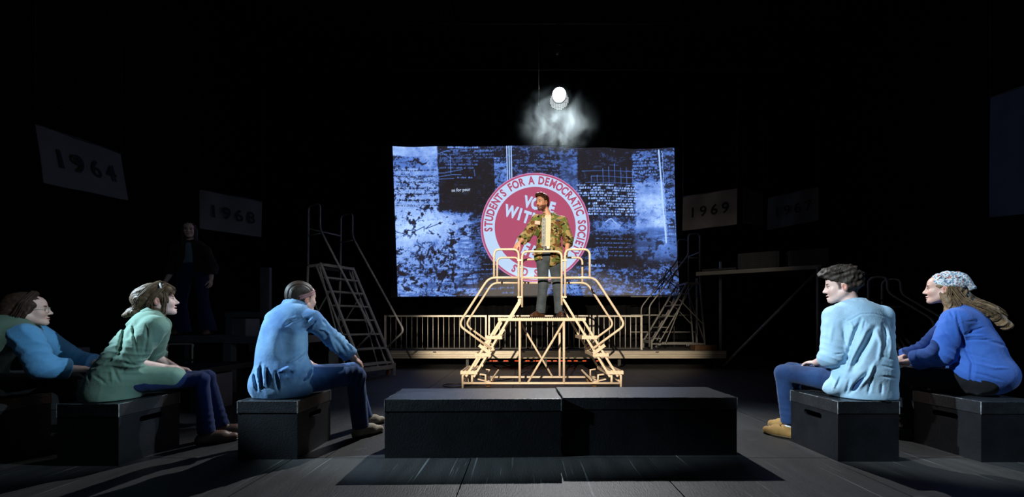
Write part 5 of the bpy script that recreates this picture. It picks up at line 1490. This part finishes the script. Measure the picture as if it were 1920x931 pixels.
shirt(t, P, 0.98, D_light, ks=0.014, g=0.012, loose=0.026, cuff=(0.5, 0.22), extra=ex, b=0.045, zmin=0.407, sleeve=0.022, h=0.0055, pxf=[([(1555.4, 587.7), (1588.9, 601.3), (1613.4, 589.0), (1644.3, 588.5), (1676.5, 600.6)], 1.3, -0.0052), ([(1641.2, 613.5), (1628.9, 635.4), (1610.8, 666.3), (1599.2, 694.6)], 7, -0.040), ([(1630.2, 609.6), (1613.4, 643.1), (1599.2, 668.9), (1583.8, 707.5)], 5, 0.0182), ([(1613.4, 598.0), (1603.1, 625.1), (1590.7, 661.1), (1586.3, 686.9)], 5, -0.034), ([(1630.2, 694.6), (1613.4, 715.3), (1591.5, 737.2)], 5, -0.028), ([(1641.8, 676.6), (1628.9, 704.9), (1603.1, 733.3)], 4, 0.0169), ([(1654.6, 607.0), (1660.3, 630.2), (1655.2, 653.4)], 4, -0.0143), ([(1664.9, 607.0), (1671.4, 637.9), (1667.5, 668.9)], 4, 0.0104), ([(1579.9, 617.3), (1588.9, 650.8)], 3.2, -0.0117), ([(1561.9, 604.4), (1555.4, 643.1)], 4, 0.0078), ([(1564.4, 663.7), (1583.8, 661.1)], 2, -0.0091), ([(1559.3, 668.9), (1582.5, 679.2)], 2.2, 0.0078), ([(1564.4, 728.1), (1577.3, 704.9)], 3, -0.0130), ([(1585.1, 738.5), (1593.3, 710.1)], 3, -0.0130), ([(1627.6, 738.5), (1634.5, 707.5)], 3, -0.0130), ([(1652.1, 738.5), (1654.6, 717.8)], 3, -0.0104), ([(1652.1, 704.9), (1681.7, 708.8)], 2.2, -0.0078), ([(1652.1, 684.3), (1679.1, 690.8)], 2.2, -0.0065), ([(1644.3, 663.7), (1675.3, 674.0)], 2.5, -0.0052), ([(1572.2, 704.9), (1561.9, 730.7)], 3, 0.0130), ([(1545.1, 707.5), (1538.7, 730.7)], 3, -0.0130), ([(1621.1, 599.3), (1617.3, 617.3)], 2.5, -0.0078), ([(1592.8, 601.9), (1599.2, 617.3)], 2.2, 0.0104), ([(1644.3, 617.3), (1652.1, 643.1), (1644.3, 684.3)], 4, 0.0130)], fo=[])
collar(t, P, P['H'], D_light, r=0.066, hgt=0.030, tilt=0.012)
hair_mesh(t, P['H'], H_curl, [('e', (0.0, 0, 0.083), (0.112, 0.088, 0.080)), ('e', (-0.028, 0, 0.035), (0.100, 0.083, 0.100)), ('e', (0.072, 0, 0.108), (0.056, 0.070, 0.042), 0.03), ('e', (0.10, 0, 0.085), (0.034, 0.055, 0.026), 0.03), ('e', (-0.07, 0, 0.09), (0.05, 0.07, 0.06), 0.03)],
          cuts=[((0.052, 0, 0.035), (0.62, 0, -0.78)), ((0, 0, -0.072), (0.25, 0, -1))], subs=EAR+[((0.066, q*0.085, 0.02), (0.030, 0.03, 0.032)) for q in (-1, 1)], amp=0.0075, freq=62, h=0.0045)

H = P['H']; rr = random.Random(4); cu = MB()
for k in range(330):
    a = rr.uniform(0, 2*PI); e_ = rr.uniform(0.05, 1.25)
    d = (math.sin(e_)*math.cos(a), math.sin(e_)*math.sin(a), math.cos(e_))
    if d[2] < 0.35 and d[0] > 0.1: continue
    b0 = (0.0+0.100*d[0], 0.080*d[1], 0.080+0.076*d[2])
    R0 = rr.uniform(0.005, 0.009); ph = rr.uniform(0, 6.28); pts = []
    tn = nv(np.cross(d, (rr.gauss(0, 1), rr.gauss(0, 1), rr.gauss(0, 1)))); bn = np.cross(d, tn)
    for i in range(9):
        u = i/8
        q = A3(b0)+A3(d)*(0.004+0.016*u)+tn*R0*math.cos(ph+5*u)+bn*R0*math.sin(ph+5*u)+A3((0.012*u, 0, -0.004*u))
        pts.append(Vector(H.p(*q)))
    cu.tube(pts, [0.0030*(1-0.6*i/8) for i in range(9)], 5, caps=False)
o = cu.build('curls', H_curl, t); o['kind'] = 'stuff'

# ================================================================ woman in the green shirt
P = dict(P=(-2.845, 2.60, .545), N=(-2.705, 2.745, .97), tf=(.75, .66, 0), SR=(-2.605, 2.645, .905), SL=(-2.80, 2.87, .915),
         ER=(-2.72, 2.575, .665), WR=(-2.655, 2.76, .607), EL=(-2.95, 2.97, .68), WL=(-2.80, 3.02, .57),
         DR=(.62, .75, -.05), PNR=(0, 0, -1), THR=(-.7, .7, 0), DL=(.7, .5, -.2), PNL=(0, 0, -1), THL=(.5, -.7, 0),
         HR=(-2.79, 2.55, .505), HL=(-2.90, 2.69, .505), KR=(-2.43, 2.82, .505), KL=(-2.52, 2.98, .505),
         AR=(-2.43, 2.87, .095), AL=(-2.46, 3.05, .095), TR=(.8, .6, 0), TL=(.75, .66, 0))
P['H'] = Head((-2.735, 2.805, 1.10), (.69, .71, .16), (-.12, -.1, 1), 0.95)
t, body, tr = person('person', 'woman in a sage green shirt with brown bobbed hair seated on a box', P,
    dict(base=(-2.83, 2.64, 0), w=0.82, b=0.02, tg=0.002, female=True, skin=SK['c'], trousers=J_navy, shoe=S_dullbrown, sole=S_dark, sock=S_black, mouth=0.005, nose=1.02, face=dict(lip=(0.42, 0.16, 0.22)), fine_hands=('R',)))
def ex(F):
    s, f, l, T = spine(P); R = np.stack([l, f, s])
    F.ell(P['P']+A3((0.0, -0.02, -0.09)), np.eye(3), [0.155, 0.150, 0.17], 0.05)
    F.cone((-2.80, 2.60, .53), (-2.56, 2.74, .525), 0.115, 0.078, 0.05)
    pass
shirt(t, P, 0.80, D_green, ks=0.018, g=0.008, loose=0.016, cuff=(0.18, 0.3), extra=ex, b=0.015, zmin=0.408, sleeve=0.036, h=0.0055, pxf=[([(231, 680), (243, 684), (256, 684)], 3.0, -0.020), ([(276, 636), (273, 650), (270, 665)], 2.6, -0.012), ([(247.5, 601.1), (235.2, 615.2), (229.9, 632.9), (226.0, 654.0), (222.5, 673.4)], 4.5, -0.020), ([(214.9, 603.8), (213.1, 618.8), (223.2, 635.5)], 2.4, -0.005), ([(200.8, 619.7), (199.0, 631.1)], 2.0, -0.003), ([(202.6, 613.5), (196.4, 638.2), (176.1, 649.6), (173.5, 666.4)], 4.5, 0.006), ([(176.1, 651.9), (198.2, 646.6), (218.4, 643.8)], 2.8, -0.014), ([(171.7, 673.4), (185.8, 662.0), (199.0, 659.7)], 2.6, 0.011), ([(177.0, 662.8), (185.8, 660.2)], 2.2, -0.012), ([(169.1, 688.4), (184.1, 686.1), (199.9, 678.7), (223.7, 664.6)], 3.6, -0.014), ([(172.6, 694.6), (189.3, 685.7), (200.8, 679.0)], 2.6, 0.011), ([(210.5, 687.5), (217.5, 703.4), (226.4, 717.5)], 3, -0.01), ([(207.0, 692.8), (210.5, 717.5)], 3, 0.008), ([(238.7, 685.7), (228.1, 696.3)], 2.4, -0.007), ([(249.3, 602.9), (251.9, 632.9), (256.7, 668.1)], 2.2, -0.009), ([(245.7, 610.0), (247.5, 636.4)], 3, 0.006), ([(273.9, 608.2), (276.1, 638.2)], 2.6, -0.012), ([(235.2, 669.9), (245.7, 678.7), (257.2, 672.5)], 2.5, -0.01), ([(263.4, 671.6), (269.5, 664.6)], 2, -0.008), ([(155.9, 685.7), (159.4, 706.9)], 2.6, -0.008), ([(164.7, 689.3), (166.4, 713.9)], 2.6, -0.008), ([(175.2, 703.4), (198.2, 719.2)], 3, -0.008), ([(185.8, 604.7), (171.7, 638.2)], 4, 0.008)], fo=[], cut=[(A3((-2.52, 2.80, .55)), (.8, .55, .1))])
collar(t, P, P['H'], D_green, r=0.058, hgt=0.030, tilt=0.014)
H_GW = P['H']
hair_mesh(t, P['H'], H_brown, [('e', (-0.020, 0, 0.045), (0.104, 0.083, 0.094)), ('e', (-0.085, 0, 0.022), (0.070, 0.072, 0.072), 0.03), ('c', (-0.06, 0, -0.03), (-0.085, 0, -0.10), 0.055, 0.055, 0.03),
          ('w', H_GW.p(-0.075, 0, -0.05), at(250, 584, 2.74), 0.050, 0.034), ('w', at(252, 584, 2.70), at(234, 591, 2.72), 0.026, 0.014), ('c', (0.062, -0.055, 0.080), (0.062, 0.055, 0.080), 0.028, 0.028, 0.02)]
          + [('c', (0.088, q*0.022, 0.075), (0.092, q*0.028, 0.040), 0.013, 0.008, 0.012) for q in (-1, 1)]
          + [('c', (0.052, q*0.060, 0.070), (0.046, q*0.070, -0.02), 0.018, 0.008, 0.012) for q in (-1, 1)]
          + [('c', (0.018, q*0.070, 0.03), (0.016, q*0.070, -0.09), 0.013, 0.011, 0.012) for q in (-1, 1)]
          + [('c', (-0.03, q*0.050, -0.08), (0.018, q*0.050, -0.165), 0.030, 0.018, 0.02) for q in (-1, 1)],
          cuts=[((0.098, 0, 0.034), (0.9, 0, -0.5))], subs=EAR+[((0.085, 0, -0.035), (0.062, 0.064, 0.066))], amp=0.003, freq=170, strands=(0.35, 0.85, 0.3))
o = MB(); H = P['H']
ring = [Vector(H.p(0.028+0.005*math.cos(a), 0.091*math.cos(a), 0.045+0.098*math.sin(a))) for a in np.linspace(0.45, PI-0.45, 18)]
o.tube(ring, 0.006, 8).build('hair_band', mat('white_hair_band', srgb(220, 222, 226), 0.5), t)

H = P['H']
strands(t, H_brown, [([H.p(0.03, -0.02, 0.135), H.p(-0.04, -0.068, 0.10), H.p(-0.115, -0.05, 0.02), at(255, 580, 2.70), at(230, 592, 2.70)], 60, 0.012, 0.014),
    ([H.p(0.05, -0.05, 0.11), H.p(0.0, -0.078, 0.06), H.p(-0.06, -0.074, 0.0), H.p(-0.07, -0.065, -0.09), at(262, 590, 2.68)], 50, 0.010, 0.013),
    ([H.p(0.06, -0.05, 0.10), H.p(0.075, -0.062, 0.05), H.p(0.066, -0.074, -0.015)], 18, 0.006, 0.006),
    ([H.p(0.05, -0.03, 0.125), H.p(0.092, -0.035, 0.085), H.p(0.104, -0.030, 0.042)], 24, 0.014, 0.010),
    ([H.p(0.03, -0.06, 0.07), H.p(0.028, -0.08, 0.0), H.p(0.012, -0.066, -0.10), at(305, 608, 2.70)], 26, 0.007, 0.011),
    ([H.p(0.05, 0.04, 0.11), H.p(0.0, 0.078, 0.06), H.p(-0.06, 0.07, 0.0), H.p(-0.09, 0.055, -0.12)], 40, 0.012, 0.014)], 0.0023, seed=3)

# ================================================================ woman in the head scarf
P = dict(P=(3.365, 2.75, .545), N=(3.305, 2.84, 1.02), tf=(-.6, .8, 0), SL=(3.185, 2.745, .955), SR=(3.43, 2.94, .965),
         EL=(3.12, 2.79, .69), WL=(3.06, 2.98, .62), ER=(3.3, 3.06, .7), WR=(3.12, 3.10, .63),
         DL=(-.6, .75, -.1), PNL=(0, 0, -1), THL=(.7, .5, 0), DR=(-.7, .6, -.1), PNR=(0, 0, -1), THR=(-.5, -.7, 0),
         HL=(3.29, 2.69, .505), HR=(3.43, 2.81, .505), KL=(3.04, 3.08, .51), KR=(3.16, 3.2, .51),
         AL=(3.09, 2.99, .095), AR=(3.17, 3.15, .095), TL=(-.7, .7, 0), TR=(-.6, .8, 0))
P['H'] = Head((3.228, 2.865, 1.195), (-.64, .77, .03), (0, 0, 1), 0.94)
t, body, tr = person('person', 'woman in a floral head scarf and blue shirt with long hair down her back', P,
    dict(base=(3.34, 2.78, 0), w=0.9, female=True, skin=SK['a'], trousers=J_black, shoe=S_dark, sole=S_crepe, sock=S_black, face=dict(rosy=0.2), fine_hands=('L',)))
def ex(F):
    s, f, l, T = spine(P); R = np.stack([l, f, s])
    F.ell(P['P']+A3((0.03, -0.03, 0.0)), R, [0.155, 0.145, 0.13], 0.05)
shirt(t, P, 0.92, D_blue, g=0.014, loose=0.03, cuff=(0.7, 0.7), extra=ex, b=0.025, zmin=0.407, sleeve=0.032, h=0.0055, pxf=[([(1794.3, 585.1), (1798.3, 602.8), (1803.1, 627.0), (1805.6, 639.9)], 3, -0.018), ([(1804.8, 627.8), (1822.5, 618.9), (1849.9, 612.5)], 2, -0.01), ([(1806.4, 631.8), (1825.7, 627.0), (1848.3, 627.0)], 2, 0.009), ([(1805.6, 639.1), (1828.9, 635.0), (1862.8, 635.0)], 2.2, -0.01), ([(1780.6, 580.2), (1791.1, 598.0)], 2.5, -0.01), ([(1799.9, 593.1), (1806.4, 606.0)], 2.5, 0.008), ([(1809.6, 602.8), (1838.6, 601.2)], 2, -0.005), ([(1772.5, 586.7), (1775.7, 606.0)], 3.5, 0.005), ([(1799.2, 608.8), (1803.7, 640.4), (1824.0, 681.0), (1818.6, 726.1)], 4, -0.016), ([(1806.0, 658.5), (1855.6, 674.3)], 2.4, -0.005), ([(1819.5, 694.6), (1880.4, 712.6)], 2.6, -0.01), ([(1824.0, 710.3), (1873.6, 730.6)], 2.4, 0.009), ([(1815.0, 676.5), (1864.6, 690.0), (1891.7, 690.0)], 2.4, 0.008), ([(1846.5, 635.9), (1891.7, 649.4)], 2.6, -0.008), ([(1760.8, 608.8), (1787.9, 640.4)], 3, -0.006)], fo=[])
collar(t, P, P['H'], D_blue, r=0.058, hgt=0.030, tilt=0.014)
H = P['H']
hair_mesh(t, H, H_fair, [('e', (-0.024, 0, 0.030), (0.096, 0.080, 0.088)),
          ('w', H.p(-0.055, 0, -0.02), A3((3.335, 2.82, 1.065)), 0.070, 0.060), ('w', A3((3.335, 2.82, 1.065)), A3((3.415, 2.75, 1.005)), 0.058, 0.060, ((-.5, .5, .7), 0.75)),
          ('w', A3((3.415, 2.75, 1.005)), A3((3.50, 2.695, .905)), 0.058, 0.030, ((-.5, .5, .7), 0.7)),
          ('w', A3((3.40, 2.78, 1.01)), A3((3.545, 2.72, .90)), 0.045, 0.016, ((-.5, .5, .7), 0.7)),
          ('w', H.p(-0.01, 0.062, -0.03), A3((3.215, 2.80, 1.035)), 0.030, 0.030), ('w', A3((3.215, 2.80, 1.035)), A3((3.15, 2.79, .95)), 0.030, 0.022)],
          subs=[((0.07, 0, -0.03), (0.075, 0.080, 0.10)), ((0.004, 0.088, -0.016), (0.026, 0.026, 0.036))], amp=0.004, freq=150, strands=(0.25, 0.9, 0.3), ext=0.36, h=0.0055)
n_ = nv((0.42, 0, -0.90))
hair_mesh(t, H, M_scarf, [('e', (-0.024, 0, 0.046), (0.110, 0.088, 0.096)), ('c', (-0.09, 0, 0.055), (-0.150, 0, 0.005), 0.055, 0.022, 0.03), ('c', (-0.13, 0, 0.0), (-0.120, 0.01, -0.065), 0.022, 0.014, 0.02), ('c', (-0.06, 0.066, 0.03), (-0.10, 0.05, 0.015), 0.024, 0.012, 0.02)],
          cuts=[((0.072, 0, 0.062), (0.62, 0, -0.78))], subs=[((-0.01, q*0.095, -0.035), (0.075, 0.032, 0.055)) for q in (-1, 1)], amp=0.003, freq=110, strands=(0.8, 0.2, -0.5), name='head_scarf')

strands(t, H_fair, [([H.p(-0.06, -0.03, 0.02), A3((3.345, 2.80, 1.09)), A3((3.425, 2.72, 1.03)), A3((3.53, 2.68, .905))], 110, 0.026, 0.020),
    ([H.p(-0.08, 0.02, 0.02), A3((3.36, 2.84, 1.09)), A3((3.45, 2.78, 1.02)), A3((3.58, 2.70, .885))], 90, 0.026, 0.020),
    ([H.p(-0.03, 0.075, 0.0), H.p(-0.03, 0.080, -0.06), A3((3.235, 2.77, 1.06)), A3((3.175, 2.765, .965))], 60, 0.012, 0.012),
    ([H.p(-0.05, 0.072, 0.0), A3((3.27, 2.77, 1.085)), A3((3.35, 2.70, 1.03)), A3((3.45, 2.66, .94))], 80, 0.016, 0.018)], 0.0022, seed=5)

# ================================================================ woman in glasses, left frame edge
P = dict(P=(-3.74, 2.52, .545), N=(-3.475, 2.58, .905), tf=(.75, .66, 0), SR=(-3.365, 2.525, .845), SL=(-3.55, 2.72, .85),
         ER=(-3.275, 2.55, .625), WR=(-3.20, 2.72, .595), EL=(-3.42, 2.86, .64), WL=(-3.25, 2.9, .61),
         DR=(.7, .7, -.1), PNR=(0, 0, -1), THR=(-.7, .7, 0), DL=(.8, .3, -.1), PNL=(0, 0, -1), THL=(.5, -.7, 0),
         HR=(-3.69, 2.46, .505), HL=(-3.78, 2.6, .505), KR=(-3.30, 2.72, .505), KL=(-3.38, 2.88, .505),
         AR=(-3.30, 2.78, .095), AL=(-3.33, 2.95, .095), TR=(.8, .6, 0), TL=(.75, .66, 0))
P['H'] = Head((-3.475, 2.625, 1.022), (.69, .72, .08), (-.06, -.05, 1), 0.93)
t, body, tr = person('person', 'woman in round glasses with long dark hair, olive vest and blue sleeves', P,
    dict(base=(-3.70, 2.55, 0), w=0.88, female=True, skin=SK['c'], trousers=J_black, shoe=S_dark, sole=S_dark, sock=S_black, fine_hands=('R',), face=dict()))
shirt(t, P, 0.9, D_sky, g=0.008, loose=0.015, cuff=(0.6, 0.6), b=0.05, zmin=0.41, sleeve=0.030, fo=[(P['SR'], 0.15, (0.7, 0.2, 0.6), 0.07, 0.008, 3)])
shirt(t, P, 0.9, D_olive, name='vest', g=0.020, loose=0.02, b=0.05, zmin=0.41, sleeves=False, fo=[(P['P']+A3((0, -0.1, 0.15)), 0.22, (0.3, 0, 0.9), 0.08, 0.010, 2)])
H = P['H']
hair_mesh(t, H, H_glass, [('e', (-0.020, 0, 0.040), (0.105, 0.084, 0.094)), ('e', (-0.075, 0, -0.02), (0.07, 0.075, 0.085), 0.03), ('c', (-0.06, 0, -0.05), (-0.15, 0, -0.14), 0.075, 0.055, 0.03), ('c', (-0.15, 0, -0.14), (-0.21, 0, -0.2), 0.055, 0.03, 0.03)]
          + [('c', (0.02, q*0.072, 0.03), (-0.03, q*0.072, -0.11), 0.02, 0.022, 0.02) for q in (-1, 1)],
          cuts=[((0.070, 0, 0.050), (0.80, 0, -0.6))], subs=[((0.075, 0, -0.045), (0.070, 0.085, 0.085))], amp=0.003, freq=150, strands=(0.3, 0.9, 0.3), ext=0.27)
strands(t, H_glass, [([H.p(0.04, -0.03, 0.12), H.p(0.0, -0.08, 0.06), H.p(-0.05, -0.085, -0.05), H.p(-0.12, -0.05, -0.14), at(6, 625, 2.55)], 90, 0.014, 0.018)], 0.0022, seed=9)
g = MB()
for q in (-1, 1):
    g.tube([Vector(H.p(0.099-0.10*abs(math.cos(a)*0.02+q*0.031*0)-0.0, q*0.033+0.024*math.cos(a), -0.004+0.021*math.sin(a))) for a in np.linspace(0, 2*PI, 20)[:-1]], 0.0016, 5, closed=True)
    g.tube([Vector(H.p(0.098, q*0.057, 0.002)), Vector(H.p(0.05, q*0.074, 0.004)), Vector(H.p(-0.02, q*0.080, -0.002))], 0.0018, 5)
g.tube([Vector(H.p(0.099, -0.009, 0.001)), Vector(H.p(0.103, 0, 0.004)), Vector(H.p(0.099, 0.009, 0.001))], 0.0016, 5)
g.build('glasses', M_gal, t)

# ================================================================ standing woman in the dark, on the riser
z0 = 0.76
P = dict(P=(-4.86, 5.5, 1.73), N=(-4.89, 5.5, 2.11), tf=(.3, -.95, 0), SR=(-5.06, 5.46, 2.02), SL=(-4.72, 5.54, 2.02),
         ER=(-5.13, 5.5, 1.76), WR=(-5.19, 5.42, 1.54), EL=(-4.62, 5.55, 1.77), WL=(-4.56, 5.46, 1.57),
         DR=(-.1, -.1, -1), PNR=(.9, 0, 0), THR=(.3, -.9, 0), DL=(.05, -.1, -1), PNL=(-.9, 0, 0), THL=(-.3, -.9, 0),
         HR=(-4.95, 5.48, 1.68), HL=(-4.77, 5.53, 1.68), KR=(-5.0, 5.46, 1.25), KL=(-4.71, 5.5, 1.25),
         AR=(-5.02, 5.5, z0+.095), AL=(-4.65, 5.52, z0+.095), TR=(-.2, -.95, 0), TL=(.4, -.9, 0))
P['H'] = Head((-4.885, 5.47, 2.30), (.55, -.83, 0), (0, 0, 1), 0.94)
t, body, tr = person('person', 'dim standing woman in a dark jacket and flared jeans on the riser', P,
    dict(base=(-4.86, 5.5, z0), w=0.9, female=True, skin=SK['c'], trousers=J_dark, shoe=S_dullbrown, sole=S_dark, sock=S_black, h=0.012, hf=0.006, fine_hands=('R', 'L'), hh=0.006, hem=0.0, flare=0.105))
shirt(t, P, 0.9, denim('grey_tee', srgb(120, 132, 146), srgb(104, 118, 132), 5), name='tee', g=0.0, loose=0.004, sleeves=False, h=0.009, cut=[(A3((0, 0, 1.74)), (0, 0, -1))])
def ex(F): F.cone((-4.84, 5.36, 2.10), (-4.82, 5.34, 1.6), 0.05, 0.09, 0.01, 's', squash=((.3, -.95, 0), 2.0))
shirt(t, P, 0.92, denim('dark_brown_jacket_cloth', srgb(48, 40, 38), srgb(36, 30, 30), 5), name='jacket', g=0.016, loose=0.02, cuff=(0.85, 0.85), h=0.009, sleeve=0.03, extra=ex, zmin=1.66, rolled=False)
hair_mesh(t, P['H'], H_dark, [('e', (-0.020, 0, 0.040), (0.105, 0.084, 0.094))]+[('c', (0.0, q*0.075, 0.02), (0.02, q*0.085, -0.26), 0.03, 0.02, 0.02) for q in (-1, 1)]+[('c', (-0.06, 0, -0.02), (-0.08, 0, -0.25), 0.07, 0.05, 0.03)],
          subs=[((0.08, 0, -0.03), (0.07, 0.066, 0.10))], amp=0.003, freq=150, strands=(0.4, 0.9, 0), ext=0.3, h=0.007)

# ================================================================ actor on the steps
z0 = 1.021
P = dict(P=(.39, 5.66, 1.96), N=(.405, 5.655, 2.555), tf=(-.10, -1, 0), SR=(.215, 5.60, 2.485), SL=(.60, 5.68, 2.485),
         ER=(.045, 5.56, 2.225), WR=(-.05, 5.41, 2.105), EL=(.695, 5.70, 2.22), WL=(.66, 5.60, 2.02),
         DR=(-.55, -.12, -.75), PNR=(.1, .8, -.6), THR=(.6, -.5, -.3), DL=(-.03, -.1, -1), PNL=(-.9, .2, 0), THL=(-.1, -.95, 0),
         HR=(.30, 5.64, 1.93), HL=(.475, 5.67, 1.93), KR=(.305, 5.58, 1.51), KL=(.53, 5.66, 1.51),
         AR=(.27, 5.62, z0+.095), AL=(.56, 5.70, z0+.095), TR=(-.80, -.60, 0), TL=(.15, -.98, 0))
P['H'] = Head((.292, 5.62, 2.752), (-.72, -.68, -.10), (0, 0, 1), 1.0)
t, body, tr = person('person', 'bearded man in a camouflage jacket and charcoal jeans standing on the cream steps', P,
    dict(base=(.39, 5.66, z0), w=1.0, skin=SK['b'], trousers=J_grey, shoe=S_brown, sole=S_dark, sock=S_black, mouth=0.003, hand=1.0, hem=0.025, flare=0.062, curl=0.55, h=0.009,
         face=dict(beard=(0.10, 0.055, 0.035), brow=(0.08, 0.045, 0.03))))
tee = shirt(t, P, 1.0, T_cream, name='tee', g=0.002, loose=0.006, sleeves=False, h=0.007, b=0.02, cut=[(A3((0, 0, 2.085)), (0, 0, -1))], fo=[(A3((.36, 5.53, 2.15)), 0.14, (0.2, 0, 1), 0.05, 0.006, 2)])
def ex(F):
    s, f, l, T = spine(P); R = np.stack([l, f, s])
    F.ell(P['P']+A3((0, 0, -0.02)), R, [0.20, 0.165, 0.20], 0.06)
    F.cone((.375, 5.53, 2.62), (.34, 5.49, 1.70), 0.052, 0.060, 0.012, 's', squash=((-.1, -1, 0), 2.4))
jk = shirt(t, P, 1.0, M_camo, name='jacket', g=0.020, loose=0.022, cuff=(0.55, 0.45), extra=ex, h=0.007, b=0.02, sleeve=0.030, zmin=1.79, fo=[
    (A3((.25, 5.5, 2.1)), 0.2, (0.5, 0, 0.8), 0.08, 0.012, 1), (A3((.55, 5.5, 2.1)), 0.2, (-0.5, 0, 0.8), 0.08, 0.012, 2)])
def front_y(ob, x, z, r=0.025):
    V = np.zeros(len(ob.data.vertices)*3, np.float32); ob.data.vertices.foreach_get('co', V); V = V.reshape(-1, 3)+np.array(parent_origin(ob.parent))
    m = (np.abs(V[:, 0]-x) < r) & (np.abs(V[:, 2]-z) < r)
    return float(V[m, 1].min()) if m.any() else 5.5
def cx_(px): return (px-980)/124.6
def cz_(py): return 0.92-(py-608)/124.6
def flap(nm, px, py, wpx, hpx, m, th=0.012, rot=0.0):
    x, z = cx_(px), cz_(py); wd_, ht = wpx/124.6, hpx/124.6
    y0, y1 = front_y(jk, x-wd_/2, z), front_y(jk, x+wd_/2, z); yt_, yb_ = front_y(jk, x, z+ht/2), front_y(jk, x, z-ht/2)
    M = Matrix.Translation((x, (y0+y1)/2-0.001, z)) @ Matrix.Rotation(math.atan2(y1-y0, wd_), 4, 'Z') @ Matrix.Rotation(math.atan2(yb_-yt_, ht)*0.8, 4, 'X')
    o = MB().box((-wd_/2, -th, -ht/2), (wd_/2, th, ht/2), M).build(nm, m, t, 0.004); return o
flap('pocket_flap', 1006.5, 431, 12, 5, M_camo); flap('pocket_flap', 1046, 425, 14, 5, M_camo)
flap('pocket', 1006.5, 439, 11, 11, M_camo, 0.008); flap('pocket', 1046, 434, 13, 13, M_camo, 0.008)
flap('pocket_flap', 1006, 469, 14, 5, M_camo); flap('pocket_flap', 1047, 466, 17, 5, M_camo)
flap('pocket', 1006, 480, 13, 17, M_camo, 0.008); flap('pocket', 1047, 478, 16, 19, M_camo, 0.008)
flap('chest_patch', 1007, 421, 10, 7, mat('pink_white_patch', srgb(238, 202, 186), 0.8, 0, 0.1, 60), 0.014)
flap('name_tape', 1045, 414.5, 9, 2.6, mat('faded_tape', srgb(92, 92, 108), 0.8), 0.012)
pl_ = MB(); bt = MB()
zs = np.linspace(2.50, 1.80, 15)
for a, b_ in zip(zs[:-1], zs[1:]):
    xa = 0.318-0.02*(2.5-a); ya = min(front_y(tee, xa, max(a, 2.1), 0.03), 5.56)-0.012
    pl_.box((xa-0.030, ya-0.006, b_), (xa+0.022, ya+0.02, a))
    bt.tube([(xa-0.004, ya-0.012, (a+b_)/2), (xa-0.004, ya-0.004, (a+b_)/2)], 0.006, 8)
pl = pl_.build('shirt_placket', D_strip, t); bt.build('buttons', S_dark, pl)
yb = front_y(tee, 0.37, 2.10, 0.03)
MB().box((0.30, yb-0.010, 2.045), (0.44, yb+0.05, 2.08)).build('belt', S_dark, t, 0.004)
MB().box((0.355, yb-0.022, 2.04), (0.40, yb-0.010, 2.085)).build('buckle', mat('brass_buckle', srgb(210, 190, 140), 0.3, 0.8), t, 0.003)
# dark under collar and jacket collar
collar(t, P, P['H'], M_camo, r=0.080, hgt=0.050, tilt=0.030, op=0.70)
hair_mesh(t, P['H'], H_chest, [('e', (-0.020, 0, 0.045), (0.104, 0.084, 0.095)), ('e', (0.050, 0, 0.112), (0.052, 0.066, 0.032), 0.03), ('e', (0.085, 0.01, 0.100), (0.030, 0.05, 0.020), 0.02), ('e', (-0.075, 0, -0.01), (0.045, 0.065, 0.07), 0.03)],
          cuts=[((0.062, 0, 0.045), (0.80, 0, -0.6)), ((0, 0, -0.095), (0.2, 0, -1))], subs=EAR+[((0.06, q*0.08, 0.02), (0.035, 0.03, 0.045)) for q in (-1, 1)], amp=0.003, freq=120, strands=(0.35, 0.9, 0.2))

# ================================================================ groups of look-alike things
GROUPS = {'acting_box': 'black seat boxes under the seated people', 'bench_box': 'long black bench boxes at the front', 'guard_fence': 'guard fence panels on the deck edge',
          'rolling_ladder': 'rolling ladders in the background', 'banner': 'cloth banners hung round the hall', 'slat_bundle': 'bundles of slats on the scaffold platform',
          'riser': 'grey risers behind the left group', 'stage_lantern': 'stage lanterns over the screen', 'lighting_pipe': 'lighting pipes under the roof',
          'roof_truss': 'roof trusses', 'stage_curtain': 'black curtains at the back'}
for o in list(C.objects):
    if o.parent is None and not o.get('kind'):
        k = o.name.split('.')[0]
        if k in GROUPS: o['group'] = GROUPS[k]
        elif k == 'person' and 'seated' in o['label'] or k == 'person' and ('scarf' in o['label'] or 'glasses' in o['label']): o['group'] = 'people seated on the boxes'
